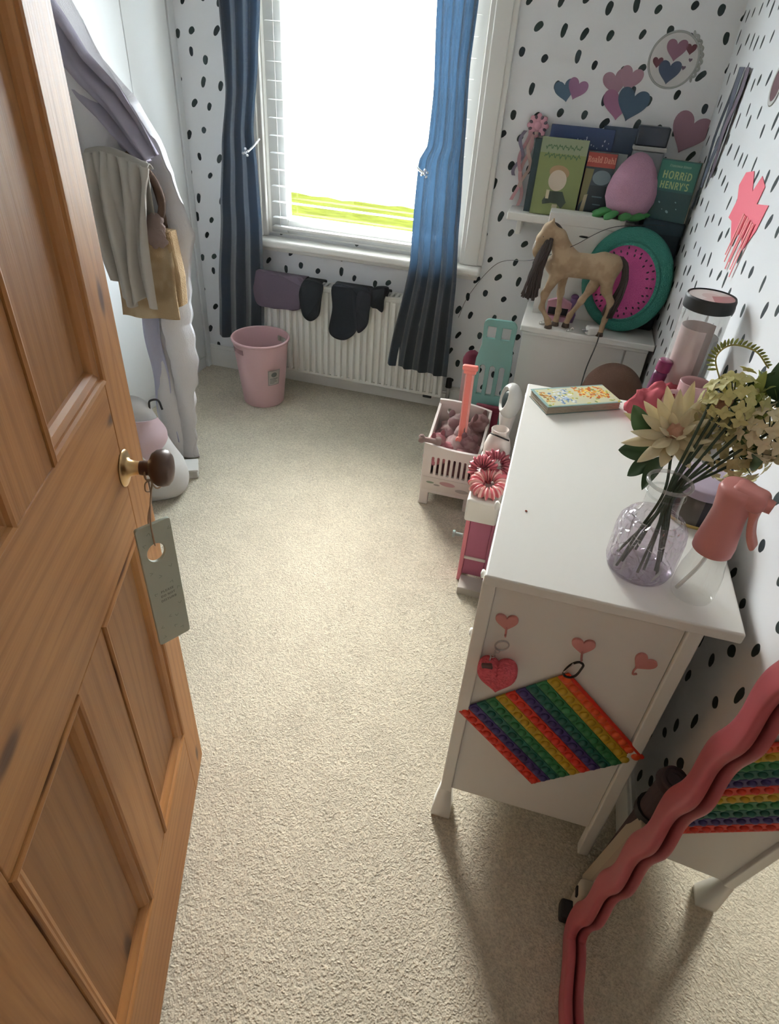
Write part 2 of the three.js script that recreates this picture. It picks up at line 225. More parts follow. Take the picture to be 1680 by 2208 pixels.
// ---------- pine door standing ajar ----------
const DT = Math.atan2(0.934, -0.358), DH = V(-1.046 + 0.735 * 0.358, 0, 2.122 + 0.735 * 0.934);
{
  const d = new THREE.Group(); d.name = 'door_1'; d.userData.kind = 'structure'; d.userData.label = 'old waxed pine four panel door standing ajar with a brown knob'; d.position.copy(DH); d.rotation.y = DT; scene.add(d);
  const Wd = 0.735, T = 0.038, xs = [0, 0.095, 0.31, 0.42, 0.635, Wd], ys = [0.012, 0.25, 0.825, 1.088, 1.86, 1.98];
  let k = 0; const off = () => [(k = k + 0.37) % 1, (k * 1.7) % 1];
  const member = (name, x0, x1, y0, y1, z0, z1, along, m, r = 0.0025) => {
    const g = bx(x0, x1, y0, y1, z0, z1, r), uv = g.attributes.uv, [ou, ov] = off(), p = g.attributes.position;
    for (let i = 0; i < uv.count; i++) { const a = along === 'y' ? p.getY(i) : p.getX(i), c = (along === 'y' ? p.getX(i) : p.getY(i)) + p.getZ(i); uv.setXY(i, a * 0.9 + ou, c * 1.3 + ov); }
    return obj(name, g, m, d);
  };
  member('stile', xs[0], xs[1], ys[0], ys[5], -T, 0, 'y', M.pine); member('stile', xs[4], xs[5], ys[0], ys[5], -T, 0, 'y', M.pine);
  member('bottom_rail', xs[1], xs[4], ys[0], ys[1], -T, 0, 'x', M.pine); member('lock_rail', xs[1], xs[4], ys[2], ys[3], -T, 0, 'x', M.pine); member('top_rail', xs[1], xs[4], ys[4], ys[5], -T, 0, 'x', M.pine);
  member('mullion', xs[2], xs[3], ys[1], ys[2], -T, 0, 'y', M.pine); member('mullion', xs[2], xs[3], ys[3], ys[4], -T, 0, 'y', M.pine);
  // a moulding profile (inset from the frame, height) swept along one side with mitred ends
  const prof = [[0, -0.02], [0, 0.002], [0.004, 0.0045], [0.009, 0.003], [0.011, -0.001], [0.016, -0.0005], [0.024, -0.004], [0.029, -0.009], [0.031, -0.013], [0.031, -0.02]];
  const mould = (len) => {
    const pos = [], uv = [], idx = []; prof.forEach(([w, h], i) => { for (const e of [0, 1]) { pos.push(e ? len - w : w, w, h); uv.push((e ? len - w : w) * 0.9 + 0.13, (w + h) * 2.4 + 0.31); } });
    for (let i = 0; i < prof.length - 1; i++) { const a = i * 2; idx.push(a, a + 1, a + 2, a + 1, a + 3, a + 2); }
    const g = new THREE.BufferGeometry(); g.setAttribute('position', new THREE.Float32BufferAttribute(pos, 3)); g.setAttribute('uv', new THREE.Float32BufferAttribute(uv, 2)); g.setIndex(idx); const q = g.toNonIndexed(); q.computeVertexNormals(); return q;
  };
  for (const [x0, x1] of [[xs[1], xs[2]], [xs[3], xs[4]]]) for (const [y0, y1] of [[ys[1], ys[2]], [ys[3], ys[4]]]) {
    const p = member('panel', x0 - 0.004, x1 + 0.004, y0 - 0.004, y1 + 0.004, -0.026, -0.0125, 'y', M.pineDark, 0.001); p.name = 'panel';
    const w = x1 - x0, h = y1 - y0;
    obj('moulding', mould(w), M.pine, d, [x0, y0, 0]); obj('moulding', mould(w), M.pine, d, [x1, y1, 0], [0, 0, PI]);
    obj('moulding', mould(h), M.pine, d, [x1, y0, 0], [0, 0, PI / 2]); obj('moulding', mould(h), M.pine, d, [x0, y1, 0], [0, 0, -PI / 2]);
  }
  const kx = Wd - 0.098, ky = 0.944;
  obj('rose', lathe([[0, 0], [0.029, 0], [0.029, 0.002], [0.025, 0.004], [0.018, 0.005], [0.0135, 0.009], [0.011, 0.018], [0.0105, 0.03]]).rotateX(PI / 2), M.brass, d, [kx, ky, 0]);
  obj('knob', lathe([[0.0105, 0.022], [0.012, 0.03], [0.0115, 0.036], [0.015, 0.039], [0.0235, 0.043], [0.0285, 0.05], [0.0295, 0.058], [0.0275, 0.066], [0.021, 0.071], [0.01, 0.0735], [0, 0.074]]).rotateX(PI / 2), M.bronze, d, [kx, ky, 0]);
  obj('knob', lathe([[0.0105, 0], [0.012, 0.02], [0.0285, 0.04], [0.0275, 0.056], [0.01, 0.064], [0, 0.064]]).rotateX(-PI / 2), M.bronze, d, [kx, ky, -T]);
  for (const y of [0.25, 1.72]) obj('hinge', cyl([0.002, y - 0.04, -T - 0.003], [0.002, y + 0.04, -T - 0.003], 0.006), M.brass, d);
}
// door tag on a string
{
  const T1 = V(-0.9563, 0.893, 2.2882), T2 = V(-0.929, 0.893, 2.2422), dir = T2.clone().sub(T1).normalize(), w = 0.056, h = 0.252, ang = Math.atan2(-dir.z, dir.x);
  const t = thing('door_hanger', 'sage green wooden door hanger sign on a string from the brown knob', 'sign', [T1.x, T1.y - h, T1.z], ang);
  const s = new THREE.Shape(), r = 0.006; s.moveTo(r, 0); s.lineTo(w - r, 0); s.quadraticCurveTo(w, 0, w, r); s.lineTo(w, h - r); s.quadraticCurveTo(w, h, w - r, h); s.lineTo(r, h); s.quadraticCurveTo(0, h, 0, h - r); s.lineTo(0, r); s.quadraticCurveTo(0, 0, r, 0);
  const hole = new THREE.Path(); hole.absellipse(w * 0.45, h - 0.055, 0.0145, 0.0175, 0, 2 * PI, false, 0); s.holes.push(hole);
  const g = ext(s, 0.004, 0.0008, 20), p = g.attributes.position, uv = g.attributes.uv; for (let i = 0; i < p.count; i++) uv.setXY(i, p.getX(i) / w, p.getY(i) / h);
  const tx = ctex(256, 1152, (c, W, Hh) => {
    c.fillStyle = '#b4baab'; c.fillRect(0, 0, W, Hh); c.strokeStyle = '#949b8c'; c.lineWidth = 5;
    for (let i = 0; i < 16; i++) { const x = [30, 90, 60, 200, 225, 40, 190, 120, 215, 35, 140, 205, 60, 170, 110, 220][i], y = [150, 60, 420, 430, 90, 620, 560, 480, 820, 980, 1010, 1060, 1090, 930, 900, 640][i], a = i * 1.3; c.beginPath(); c.moveTo(x, y); c.lineTo(x + 26 * Math.cos(a), y + 26 * Math.sin(a)); c.moveTo(x, y); c.lineTo(x + 26 * Math.cos(a + 1.1), y + 26 * Math.sin(a + 1.1)); c.stroke(); }
    c.fillStyle = '#74756c'; c.font = 'bold 30px sans-serif'; c.textAlign = 'center'; ['PLEASE', 'DO NOT', 'DISTURB'].forEach((l, i) => c.fillText(l, 138, 640 + i * 44));
  });
  obj('board', g, mat(0xffffff, 0.55, { map: tx }), t);
  const kw = V(-0.735 * 0.358 * 0 + 0, 0, 0); const K = DH.clone().add(V(Math.cos(DT), 0, -Math.sin(DT)).multiplyScalar(0.735 - 0.098)).add(V(0.934, 0, -0.358).multiplyScalar(0.036)); K.y = 0.937;
  const L = (v) => t.worldToLocal(v.clone()); t.updateMatrixWorld(true);
  const hp = V(w * 0.45, h - 0.04, 0.0055), k0 = L(K), twine = mat([0.42, 0.30, 0.2], 0.95);
  obj('string', merge([tube([hp, V(hp.x, h + 0.004, 0.006), k0.clone().lerp(hp, 0.3).add(V(0, 0.0, 0)), k0.clone().add(V(0.004, -0.012, 0))], 0.0013, 24, 6), tube([hp, V(hp.x, h + 0.002, -0.002), k0.clone().lerp(hp, 0.35), k0.clone().add(V(-0.004, -0.012, 0))], 0.0013, 24, 6)]), twine, t);
  const loop = []; for (let i = 0; i < 12; i++) { const a = i / 12 * 2 * PI; loop.push(k0.clone().add(V(0.0135 * Math.cos(a), 0.0135 * Math.sin(a), 0).applyAxisAngle(V(0, 1, 0), 0.6))); }
  obj('string', tube(loop, 0.0014, 36, 6, true), twine, t);
  const b0 = k0.clone().add(V(0, -0.015, 0.003)); obj('bow', merge([-1, 1].map((s2) => tube([b0, b0.clone().add(V(s2 * 0.011, 0.001, 0.002)), b0.clone().add(V(s2 * 0.013, -0.013, 0.003)), b0.clone().add(V(s2 * 0.005, -0.016, 0.002))], 0.0013, 20, 6, true))), twine, t);
}

// ---------- wardrobe ----------
{
  const x = -2.16, w = thing('wardrobe', 'tall white built-in wardrobe with flat doors along the left wall', 'wardrobe', [-2.45, 0, 1.0]);
  const L = (x0, x1, y0, y1, z0, z1, r = 0.003) => bx(x0 + 2.45, x1 + 2.45, y0, y1, z0 - 1.0, z1 - 1.0, r);
  obj('carcass', L(XL, x - 0.022, 0.0, 2.36, 0.002, 2.0), M.wardrobe, w);
  obj('plinth', L(x - 0.022, x - 0.01, 0, 0.062, 0.0, 2.0), M.wardrobe, w);
  obj('end_post', L(x - 0.022, x + 0.004, 0, 2.36, 0.0, 0.045, 0.004), M.wardrobe, w);
  obj('filler_panel', L(x - 0.022, x - 0.002, 0.068, 2.3, 0.05, 0.353), M.wardrobe, w);
  for (const [a, b] of [[0.359, 0.84], [0.846, 1.33], [1.336, 1.82]]) { const dr = obj('door', L(x - 0.022, x, 0.068, 2.3, a, b), M.wardrobe, w); obj('handle', merge([cyl([x + 2.45, 1.62, b - 1.05], [x + 2.45 + 0.025, 1.62, b - 1.05], 0.004), ellipsoid(0.012, 0.012, 0.012, x + 2.45 + 0.03, 1.62, b - 1.05, 12, 8)]), M.steel, dr); }
  obj('cornice', L(x - 0.03, x + 0.02, 2.3, 2.36, 0, 2.0, 0.008), M.wardrobe, w);
}

// ---------- radiator and what dries on it ----------
{
  const r = thing('radiator', 'white ribbed panel radiator under the window', 'radiator', [-1.39, 0, 0.06]);
  const x0 = -0.525, x1 = 0.53, y0 = 0.095, y1 = 0.545, pts = [], n = 31, p = (x1 - x0 - 0.03) / n;
  pts.push([x0, 0.0], [x0, 0.034]); for (let i = 0; i < n; i++) { const b = x0 + 0.015 + i * p; pts.push([b, 0.034], [b + p * 0.16, 0.034], [b + p * 0.3, 0.05], [b + p * 0.72, 0.05], [b + p * 0.86, 0.034]); } pts.push([x1, 0.034], [x1, 0.0]);
  const rm = mat([0.78, 0.78, 0.74], 0.4);
  obj('ribbed_panel', ext(poly(pts.map(([a, q]) => [a, -q])), y1 - y0 - 0.03).rotateX(-PI / 2).translate(0, y0 + 0.015, 0), rm, r);
  obj('edge_seam', merge([bx(x0, x1, y0, y0 + 0.016, 0.0, 0.043, 0.003), bx(x0, x1, y1 - 0.016, y1, 0, 0.043, 0.003), bx(x0 - 0.004, x0 + 0.012, y0, y1, 0, 0.043, 0.003), bx(x1 - 0.012, x1 + 0.004, y0, y1, 0, 0.043, 0.003)]), rm, r);
  const gr = []; for (let i = 0; i < 44; i++) gr.push(bx(x0 + 0.02 + i * 0.0232, x0 + 0.032 + i * 0.0232, y1 - 0.002, y1 + 0.006, -0.03, 0.035)); gr.push(bx(x0, x1, y1 - 0.004, y1 + 0.008, 0.03, 0.042, 0.002), bx(x0, x1, y1 - 0.004, y1 + 0.008, -0.04, -0.028, 0.002)); obj('top_grille', gr, rm, r);
  obj('back_panel', bx(x0, x1, y0, y1, -0.035, -0.02, 0.003), rm, r);
  for (const s of [-1, 1]) { const vx = s < 0 ? x0 - 0.035 : x1 + 0.032; const v = obj('valve', merge([cyl([vx, 0.085, 0.01], [vx, 0.15, 0.01], 0.010), cyl([s < 0 ? x0 - 0.03 : x1 + 0.03, 0.115, 0.01], [s < 0 ? x0 + 0.01 : x1 - 0.01, 0.115, 0.01], 0.008)]), M.steel, r); obj('pipe', cyl([vx, 0, 0.01], [vx, 0.09, 0.01], 0.0075), M.plug, r); obj('valve_cap', cyl([vx, 0.145, 0.01], [vx, 0.19, 0.01], 0.016, 0.014), s > 0 ? M.black : M.plug, r); }
  obj('lockshield_lever', bx(x1 - 0.09, x1 - 0.045, 0.075, 0.09, 0.02, 0.03, 0.004), M.black, r);
}
{
  // garments hung over the top edge: outline on the front, a fold over the top and a short back
  const hang = (name, label, pts, col, z, th = 0.012) => {
    const cx = pts.reduce((a, q) => a + q[0], 0) / pts.length, t = thing(name, label, name.includes('towel') ? 'towel' : 'clothing', [cx, 0.56, z]);
    const g = ext(curvy(pts.map(([x, y]) => [x - cx, y - 0.56])), th, 0.004), p = g.attributes.position;
    for (let i = 0; i < p.count; i++) p.setZ(i, p.getZ(i) - 0.004 + 0.006 * Math.sin(p.getX(i) * 60 + p.getY(i) * 18));
    g.computeVertexNormals(); const m = cloth(col); obj('front_fall', g, m, t);
    const top = pts.filter((q) => q[1] > 0.55).map((q) => q[0] - cx), a = Math.min(...top), b = Math.max(...top);
    obj('fold', sheet(8, 10, (u, v) => { const an = v * PI; return V(lerp(a, b, u), 0.004 + 0.018 * Math.sin(an), 0.006 - 0.04 * (1 - Math.cos(an)) / 1.0); }, 0.006), m, t); return t;
  };
  hang('bath_towel', 'dusky mauve towel drying over the left end of the radiator', [[-1.80, 0.588], [-1.68, 0.586], [-1.56, 0.578], [-1.563, 0.454], [-1.599, 0.43], [-1.695, 0.422], [-1.80, 0.43]], [0.10, 0.075, 0.10], 0.122);
  hang('black_sock', 'single black sock over the radiator beside the mauve towel', [[-1.548, 0.585], [-1.468, 0.575], [-1.468, 0.513], [-1.485, 0.421], [-1.523, 0.39], [-1.556, 0.41], [-1.574, 0.475], [-1.577, 0.529]], [0.012, 0.014, 0.018], 0.132);
  hang('black_vest', 'wide black garment hanging over the middle of the radiator', [[-1.411, 0.58], [-1.32, 0.584], [-1.243, 0.585], [-1.236, 0.549], [-1.286, 0.54], [-1.297, 0.372], [-1.338, 0.33], [-1.397, 0.32], [-1.43, 0.349], [-1.415, 0.477]], [0.012, 0.014, 0.019], 0.126);
  hang('patterned_sock', 'narrow black patterned sock beside the wide black garment on the radiator', [[-1.285, 0.57], [-1.225, 0.565], [-1.231, 0.485], [-1.245, 0.405], [-1.279, 0.376], [-1.292, 0.431]], [0.02, 0.021, 0.027], 0.136);
  hang('short_sock', 'short black sock at the right end of the drying clothes', [[-1.205, 0.60], [-1.149, 0.603], [-1.164, 0.548], [-1.171, 0.488], [-1.201, 0.499], [-1.222, 0.502], [-1.24, 0.548]], [0.012, 0.014, 0.018], 0.128);
}
{
  const b = thing('waste_bin', 'pale pink plastic waste bin with handle slots beside the radiator', 'bin', [-1.725, 0, 0.275]);
  const R = (y) => lerp(0.098, 0.132, y / 0.33), n = 48, m = 24;
  const skin = (inset, y0, y1, holes) => { const pos = [], idx = []; for (let j = 0; j <= m; j++) for (let i = 0; i <= n; i++) { const y = lerp(y0, y1, j / m), a = i / n * 2 * PI; pos.push((R(y) - inset) * Math.cos(a), y, (R(y) - inset) * Math.sin(a)); }
    for (let j = 0; j < m; j++) for (let i = 0; i < n; i++) { const an = ((i + 0.5) / n * 360), hole = holes && (j === m - 4 || j === m - 3) && [128, 308].some((c) => Math.abs(an - c) < 20); if (hole) continue; const a = j * (n + 1) + i; idx.push(a, a + n + 1, a + 1, a + 1, a + n + 1, a + n + 2); }
    const g = new THREE.BufferGeometry(); g.setAttribute('position', new THREE.Float32BufferAttribute(pos, 3)); g.setIndex(idx); g.computeVertexNormals(); const uv = new Float32Array(pos.length / 3 * 2); g.setAttribute('uv', new THREE.BufferAttribute(uv, 2)); return g; };
  const pm = mat([0.56, 0.36, 0.37], 0.55);
  obj('body', merge([skin(0, 0.004, 0.325, true), skin(0.003, 0.006, 0.325, true), mv(new THREE.CylinderGeometry(0.098, 0.096, 0.006, 48), 0, 0.004, 0)]), pm, b);
  obj('rim', lathe([[0.129, 0.318], [0.137, 0.320], [0.139, 0.327], [0.135, 0.332], [0.129, 0.330], [0.129, 0.318]], 48), pm, b);
  const lab = ctex(128, 192, (g, w, h) => { g.fillStyle = '#8b8782'; g.fillRect(0, 0, w, h); g.fillStyle = '#a9a29c'; g.fillRect(10, 10, w - 20, h - 20); g.fillStyle = '#5f6462'; g.beginPath(); g.arc(64, 60, 30, 0, 7); g.fill(); g.fillRect(20, 105, 88, 10); g.fillRect(20, 125, 70, 8); g.fillRect(20, 143, 80, 8); g.fillRect(20, 160, 50, 8); });
  const lg = new THREE.CylinderGeometry(0.1235, 0.1115, 0.082, 10, 1, true, -0.26, 0.52).rotateY(0.92).translate(0, 0.165, 0); obj('label', lg, mat(0xffffff, 0.5, { map: lab, side: THREE.DoubleSide }), b);
}

// ---------- curtains ----------
{
  const cm = pmat([0.011, 0.024, 0.044], 0.95, { side: THREE.DoubleSide, transmission: 0.75, thickness: 0, bumpMap: weaveBump, bumpScale: 0.0008 });
  const curtain = (label, L, Rr, pleats, ph) => {
    const yTop = 2.2, ext0 = (l, i) => { const a = l[0], s = (l[0][0] - l[1][0]) / (l[0][1] - l[1][1]); return i ? [a[0] + s * 0.0 , yTop] : a; };
    const A = [ext0(L, 1), ...L], B = [ext0(Rr, 1), ...Rr];
    const at = (l, y) => { for (let i = 0; i < l.length - 1; i++) if (y <= l[i][1] && y >= l[i + 1][1]) return lerp(l[i][0], l[i + 1][0], smooth(l[i][1], l[i + 1][1], y) * 0.5 + 0.5 * (l[i][1] - y) / (l[i][1] - l[i + 1][1])); return y > l[0][1] ? l[0][0] : l[l.length - 1][0]; };
    const t = thing('curtain', label, 'curtain', [0, 0, 0]); const yb = (u) => lerp(L[L.length - 1][1], Rr[Rr.length - 1][1], u);
    const f = (u, v) => { const y = lerp(yTop, yb(u), v), a = at(A, y), b = at(B, y), w = b - a, amp = clamp(0.009 * (w / 0.2), 0.005, 0.016); return V(lerp(a, b, u + 0.012 * Math.sin(u * pleats * 4 * PI + ph)), y - 0.012 * Math.abs(Math.sin(u * pleats * PI)) * smooth(0.97, 1, v), 0.122 + amp * Math.sin(u * pleats * 2 * PI + ph + 0.6 * Math.sin(v * 5)) + 0.008 * perlin.noise(u * 3, v * 6, ph)); };
    obj('fabric', ply(90, 90, f), cm, t); return [t, at, A, B];
  };
  const gem = pmat([0.9, 0.92, 0.95], 0.05, { metalness: 0.6 });
  const [c1] = curtain('navy curtain on the left of the window, tied back with a crystal', [[-1.885, 1.586], [-1.885, 1.457], [-1.887, 1.303], [-1.926, 1.081], [-1.96, 0.835], [-2.008, 0.47], [-2.028, 0.234]], [[-1.714, 1.596], [-1.733, 1.422], [-1.771, 1.156], [-1.762, 1.008], [-1.757, 0.8], [-1.767, 0.505], [-1.783, 0.25]], 3, 0.4);
  const [c2] = curtain('navy curtain on the right of the window, flaring wide at its hem', [[-1.038, 1.632], [-1.022, 1.355], [-1.026, 1.184], [-1.057, 1.123], [-1.062, 0.94], [-1.062, 0.731], [-1.134, 0.24]], [[-0.888, 1.64], [-0.893, 1.452], [-0.88, 1.213], [-0.864, 0.909], [-0.846, 0.641], [-0.837, 0.225]], 4, 1.3);
  const bead = (t, x, y) => obj('crystal', merge([[0, 0, 0], [0.012, 0.006, 0], [0.010, -0.009, 0.003], [-0.009, -0.003, 0.002], [0.002, 0.014, 0.001]].map(([a, b, c]) => mv(new THREE.IcosahedronGeometry(0.0065, 0), x + a, y + b, 0.158 + c))), gem, t);
  bead(c1, -1.80, 1.083); bead(c2, -1.022, 1.083);
  obj('tieback', tube([[-1.785, 1.09, 0.155], [-1.77, 1.11, 0.13], [-1.765, 1.13, 0.09]], 0.004, 16, 6), gem, c1); obj('tieback', tube([[-1.02, 1.083, 0.155], [-1.055, 1.10, 0.14], [-1.06, 1.12, 0.1]], 0.005, 16, 6), gem, c2);
  const p = thing('curtain_pole', 'white curtain pole above the window', 'curtain pole', [-1.35, 2.21, 0.122]); obj('pole', cyl([-0.66, 0, 0], [0.66, 0, 0], 0.012), M.gloss, p); for (const x of [-0.62, 0.62]) obj('bracket', cyl([x, 0, 0], [x, 0, -0.12], 0.009), M.gloss, p);
}

// ---------- dressing table ----------
{
  const D = [-0.235, 0, 1.70], t = thing('dressing_table', 'white dressing table with square legs and heart hooks on its near end panel', 'desk', D);
  const L = (x0, x1, y0, y1, z0, z1, r = 0.002) => bx(x0 - D[0], x1 - D[0], y0, y1, z0 - D[2], z1 - D[2], r);
  const wm = M.white;
  obj('tabletop', L(-0.443, -0.028, 0.768, 0.79, 1.305, 2.096, 0.004), M.gloss, t);
  obj('end_panel', L(-0.42, -0.105, 0.103, 0.768, 2.062, 2.076), wm, t); obj('end_panel', L(-0.42, -0.105, 0.103, 0.768, 1.325, 1.339), wm, t);
  obj('back_panel', L(-0.088, -0.078, 0.103, 0.768, 1.33, 2.07), wm, t); obj('bottom_panel', L(-0.42, -0.088, 0.103, 0.118, 1.335, 2.066), wm, t);
  for (const x of [-0.432, -0.092]) for (const z of [2.073, 1.328]) {
    const l = obj('leg', L(x - 0.0125, x + 0.0125, x < -0.2 ? 0.06 : 0, 0.768, z - 0.0125, z + 0.0125, 0.003), M.gloss, t);
    if (x > -0.2) continue;
    const sg = new THREE.CylinderGeometry(0.0125 * 1.414, 0.023 * 1.414, 0.095, 4, 1).rotateY(PI / 4).translate(x - D[0], 0.0555, z - D[2]); obj('foot', merge([boxUV(sg), L(x - 0.0225, x + 0.0225, 0, 0.009, z - 0.0225, z + 0.0225, 0.002)]), M.gloss, l);
  }
  for (let i = 0; i < 3; i++) { const y0 = 0.13 + i * 0.213, d = obj('drawer', L(-0.436, -0.418, y0, y0 + 0.205, 1.345, 2.055, 0.003), M.gloss, t); obj('knob', lathe([[0, 0], [0.006, 0], [0.006, 0.01], [0.012, 0.016], [0.010, 0.021], [0, 0.023]], 16).rotateZ(PI / 2).translate(-0.436 - D[0], y0 + 0.1, 0), M.gloss, d); }
}
// hooks, keyring and fidget toy on the end panel
const ZP = 2.076;
const heart = (s) => { const h = new THREE.Shape(); h.moveTo(0, -0.5 * s); h.bezierCurveTo(0.12 * s, -0.3 * s, 0.55 * s, -0.1 * s, 0.52 * s, 0.22 * s); h.bezierCurveTo(0.5 * s, 0.52 * s, 0.1 * s, 0.52 * s, 0, 0.24 * s); h.bezierCurveTo(-0.1 * s, 0.52 * s, -0.5 * s, 0.52 * s, -0.52 * s, 0.22 * s); h.bezierCurveTo(-0.55 * s, -0.1 * s, -0.12 * s, -0.3 * s, 0, -0.5 * s); return h; };
{
  const hm = mat([0.62, 0.26, 0.24], 0.4);
  const hook = (label, x, y, rz) => { const t = thing('heart_hook', label, 'hook', [x, y, ZP + 0.0008]); t.rotation.z = rz; obj('plate', ext(heart(0.039), 0.0035, 0.001), hm, t); obj('hook', tube([[0.0, -0.01, 0.003], [0, -0.022, 0.006], [0, -0.025, 0.013], [0, -0.017, 0.017]], 0.002, 16, 6), hm, t); return t; };
  hook('pink heart hook carrying the heart keyring near the desk leg', -0.388, 0.678, 0.12);
  hook('pink heart hook in the middle holding the carabiner and rainbow toy', -0.25, 0.664, 0.12);
  const h3 = hook('empty pink heart hook tilted over at the right of the desk end', -0.146, 0.660, -0.35); h3.rotation.z = -0.5;
  const k = thing('heart_keyring', 'fluffy pink heart keyring hanging by a metal ring from a heart hook', 'keyring', [-0.383, 0.555, ZP + 0.02]);
  obj('split_ring', merge([mv(new THREE.TorusGeometry(0.0125, 0.0014, 8, 32), -0.004, 0.076, -0.004, 0, 0.25, 0), mv(new THREE.TorusGeometry(0.0125, 0.0012, 8, 32), -0.004, 0.0765, -0.002, 0, 0.32, 0)]), M.steel, k);
  obj('chain', merge([0, 1, 2, 3].map((i) => mv(new THREE.TorusGeometry(0.0045, 0.0011, 6, 14), -0.010 - i * 0.003, 0.06 - i * 0.0075, -0.002, 0, i % 2 ? 1.4 : 0.2, 0))), M.steel, k);
  const hg = new THREE.ExtrudeGeometry(heart(0.062), { depth: 0.006, bevelEnabled: true, bevelThickness: 0.017, bevelSize: 0.009, bevelSegments: 5, bevelOffset: -0.004, curveSegments: 12 }).translate(0, 0, -0.004); obj('heart', hg, fluff([0.72, 0.12, 0.15]), k).rotation.z = 0.12;
  obj('clasp', mv(rbox(0.02, 0.012, 0.006, 0.002), -0.022, 0.030, 0.012, 0, 0, 0.3), mat([0.12, 0.05, 0.05], 0.5), k);
  const c = thing('carabiner', 'small black carabiner clip above the rainbow fidget toy', 'clip', [-0.256, 0.614, ZP + 0.016]); c.rotation.z = -0.28;
  obj('body', tube([[0, 0.024, 0], [0.008, 0.022, 0], [0.011, 0.008, 0], [0.011, -0.012, 0], [0.004, -0.022, 0], [-0.006, -0.022, 0], [-0.010, -0.012, 0], [-0.008, 0.012, 0]].map((p) => V(...p)), 0.0022, 48, 8, true), M.black, c); obj('gate', cyl([-0.010, -0.014, 0.001], [-0.007, 0.016, 0.001], 0.0017), M.steel, c);
}
{
  const S = 0.262, t = thing('pop_fidget_toy', 'square rainbow striped silicone bubble fidget toy hanging by one corner', 'toy', [-0.256, 0.407, ZP + 0.004]);
  t.rotation.z = 0.80;
  const cols = { red: [0.66, 0.035, 0.015], orange: [0.72, 0.09, 0.02], yellow: [0.52, 0.34, 0.02], green: [0.03, 0.20, 0.07], teal: [0.012, 0.12, 0.09], purple: [0.055, 0.035, 0.17] }, cm = Object.fromEntries(Object.entries(cols).map(([k, q]) => [k, mat(q, 0.42)]));
  const order = ['red', 'purple', 'teal', 'green', 'yellow', 'red', 'purple', 'teal', 'green', 'yellow', 'orange'];
  const N = order.length, cw = S / N, dome = new THREE.SphereGeometry(cw * 0.39, 12, 5, 0, 2 * PI, 0, PI / 2).scale(1, 0.75, 1).rotateX(PI / 2);
  // stripes run along local y; local +x points to the upper right edge
  order.forEach((k, i) => {
    const x = -S / 2 + (i + 0.5) * cw, s = obj('stripe', rbox(cw * 1.0, S, 0.005, 0.0018, x, 0, 0.0025, 1), cm[k], t);
    for (let j = 0; j < N; j++) obj('bubble', dome, cm[k], s, [x, -S / 2 + (j + 0.5) * cw, 0.0045]);
  });
  obj('rim', merge([[-1, 0], [1, 0]].map(([a]) => cyl([a * (S / 2 - 0.003), -S / 2 + 0.003, 0.003], [a * (S / 2 - 0.003), S / 2 - 0.003, 0.003], 0.004))), cm.red, t);
}

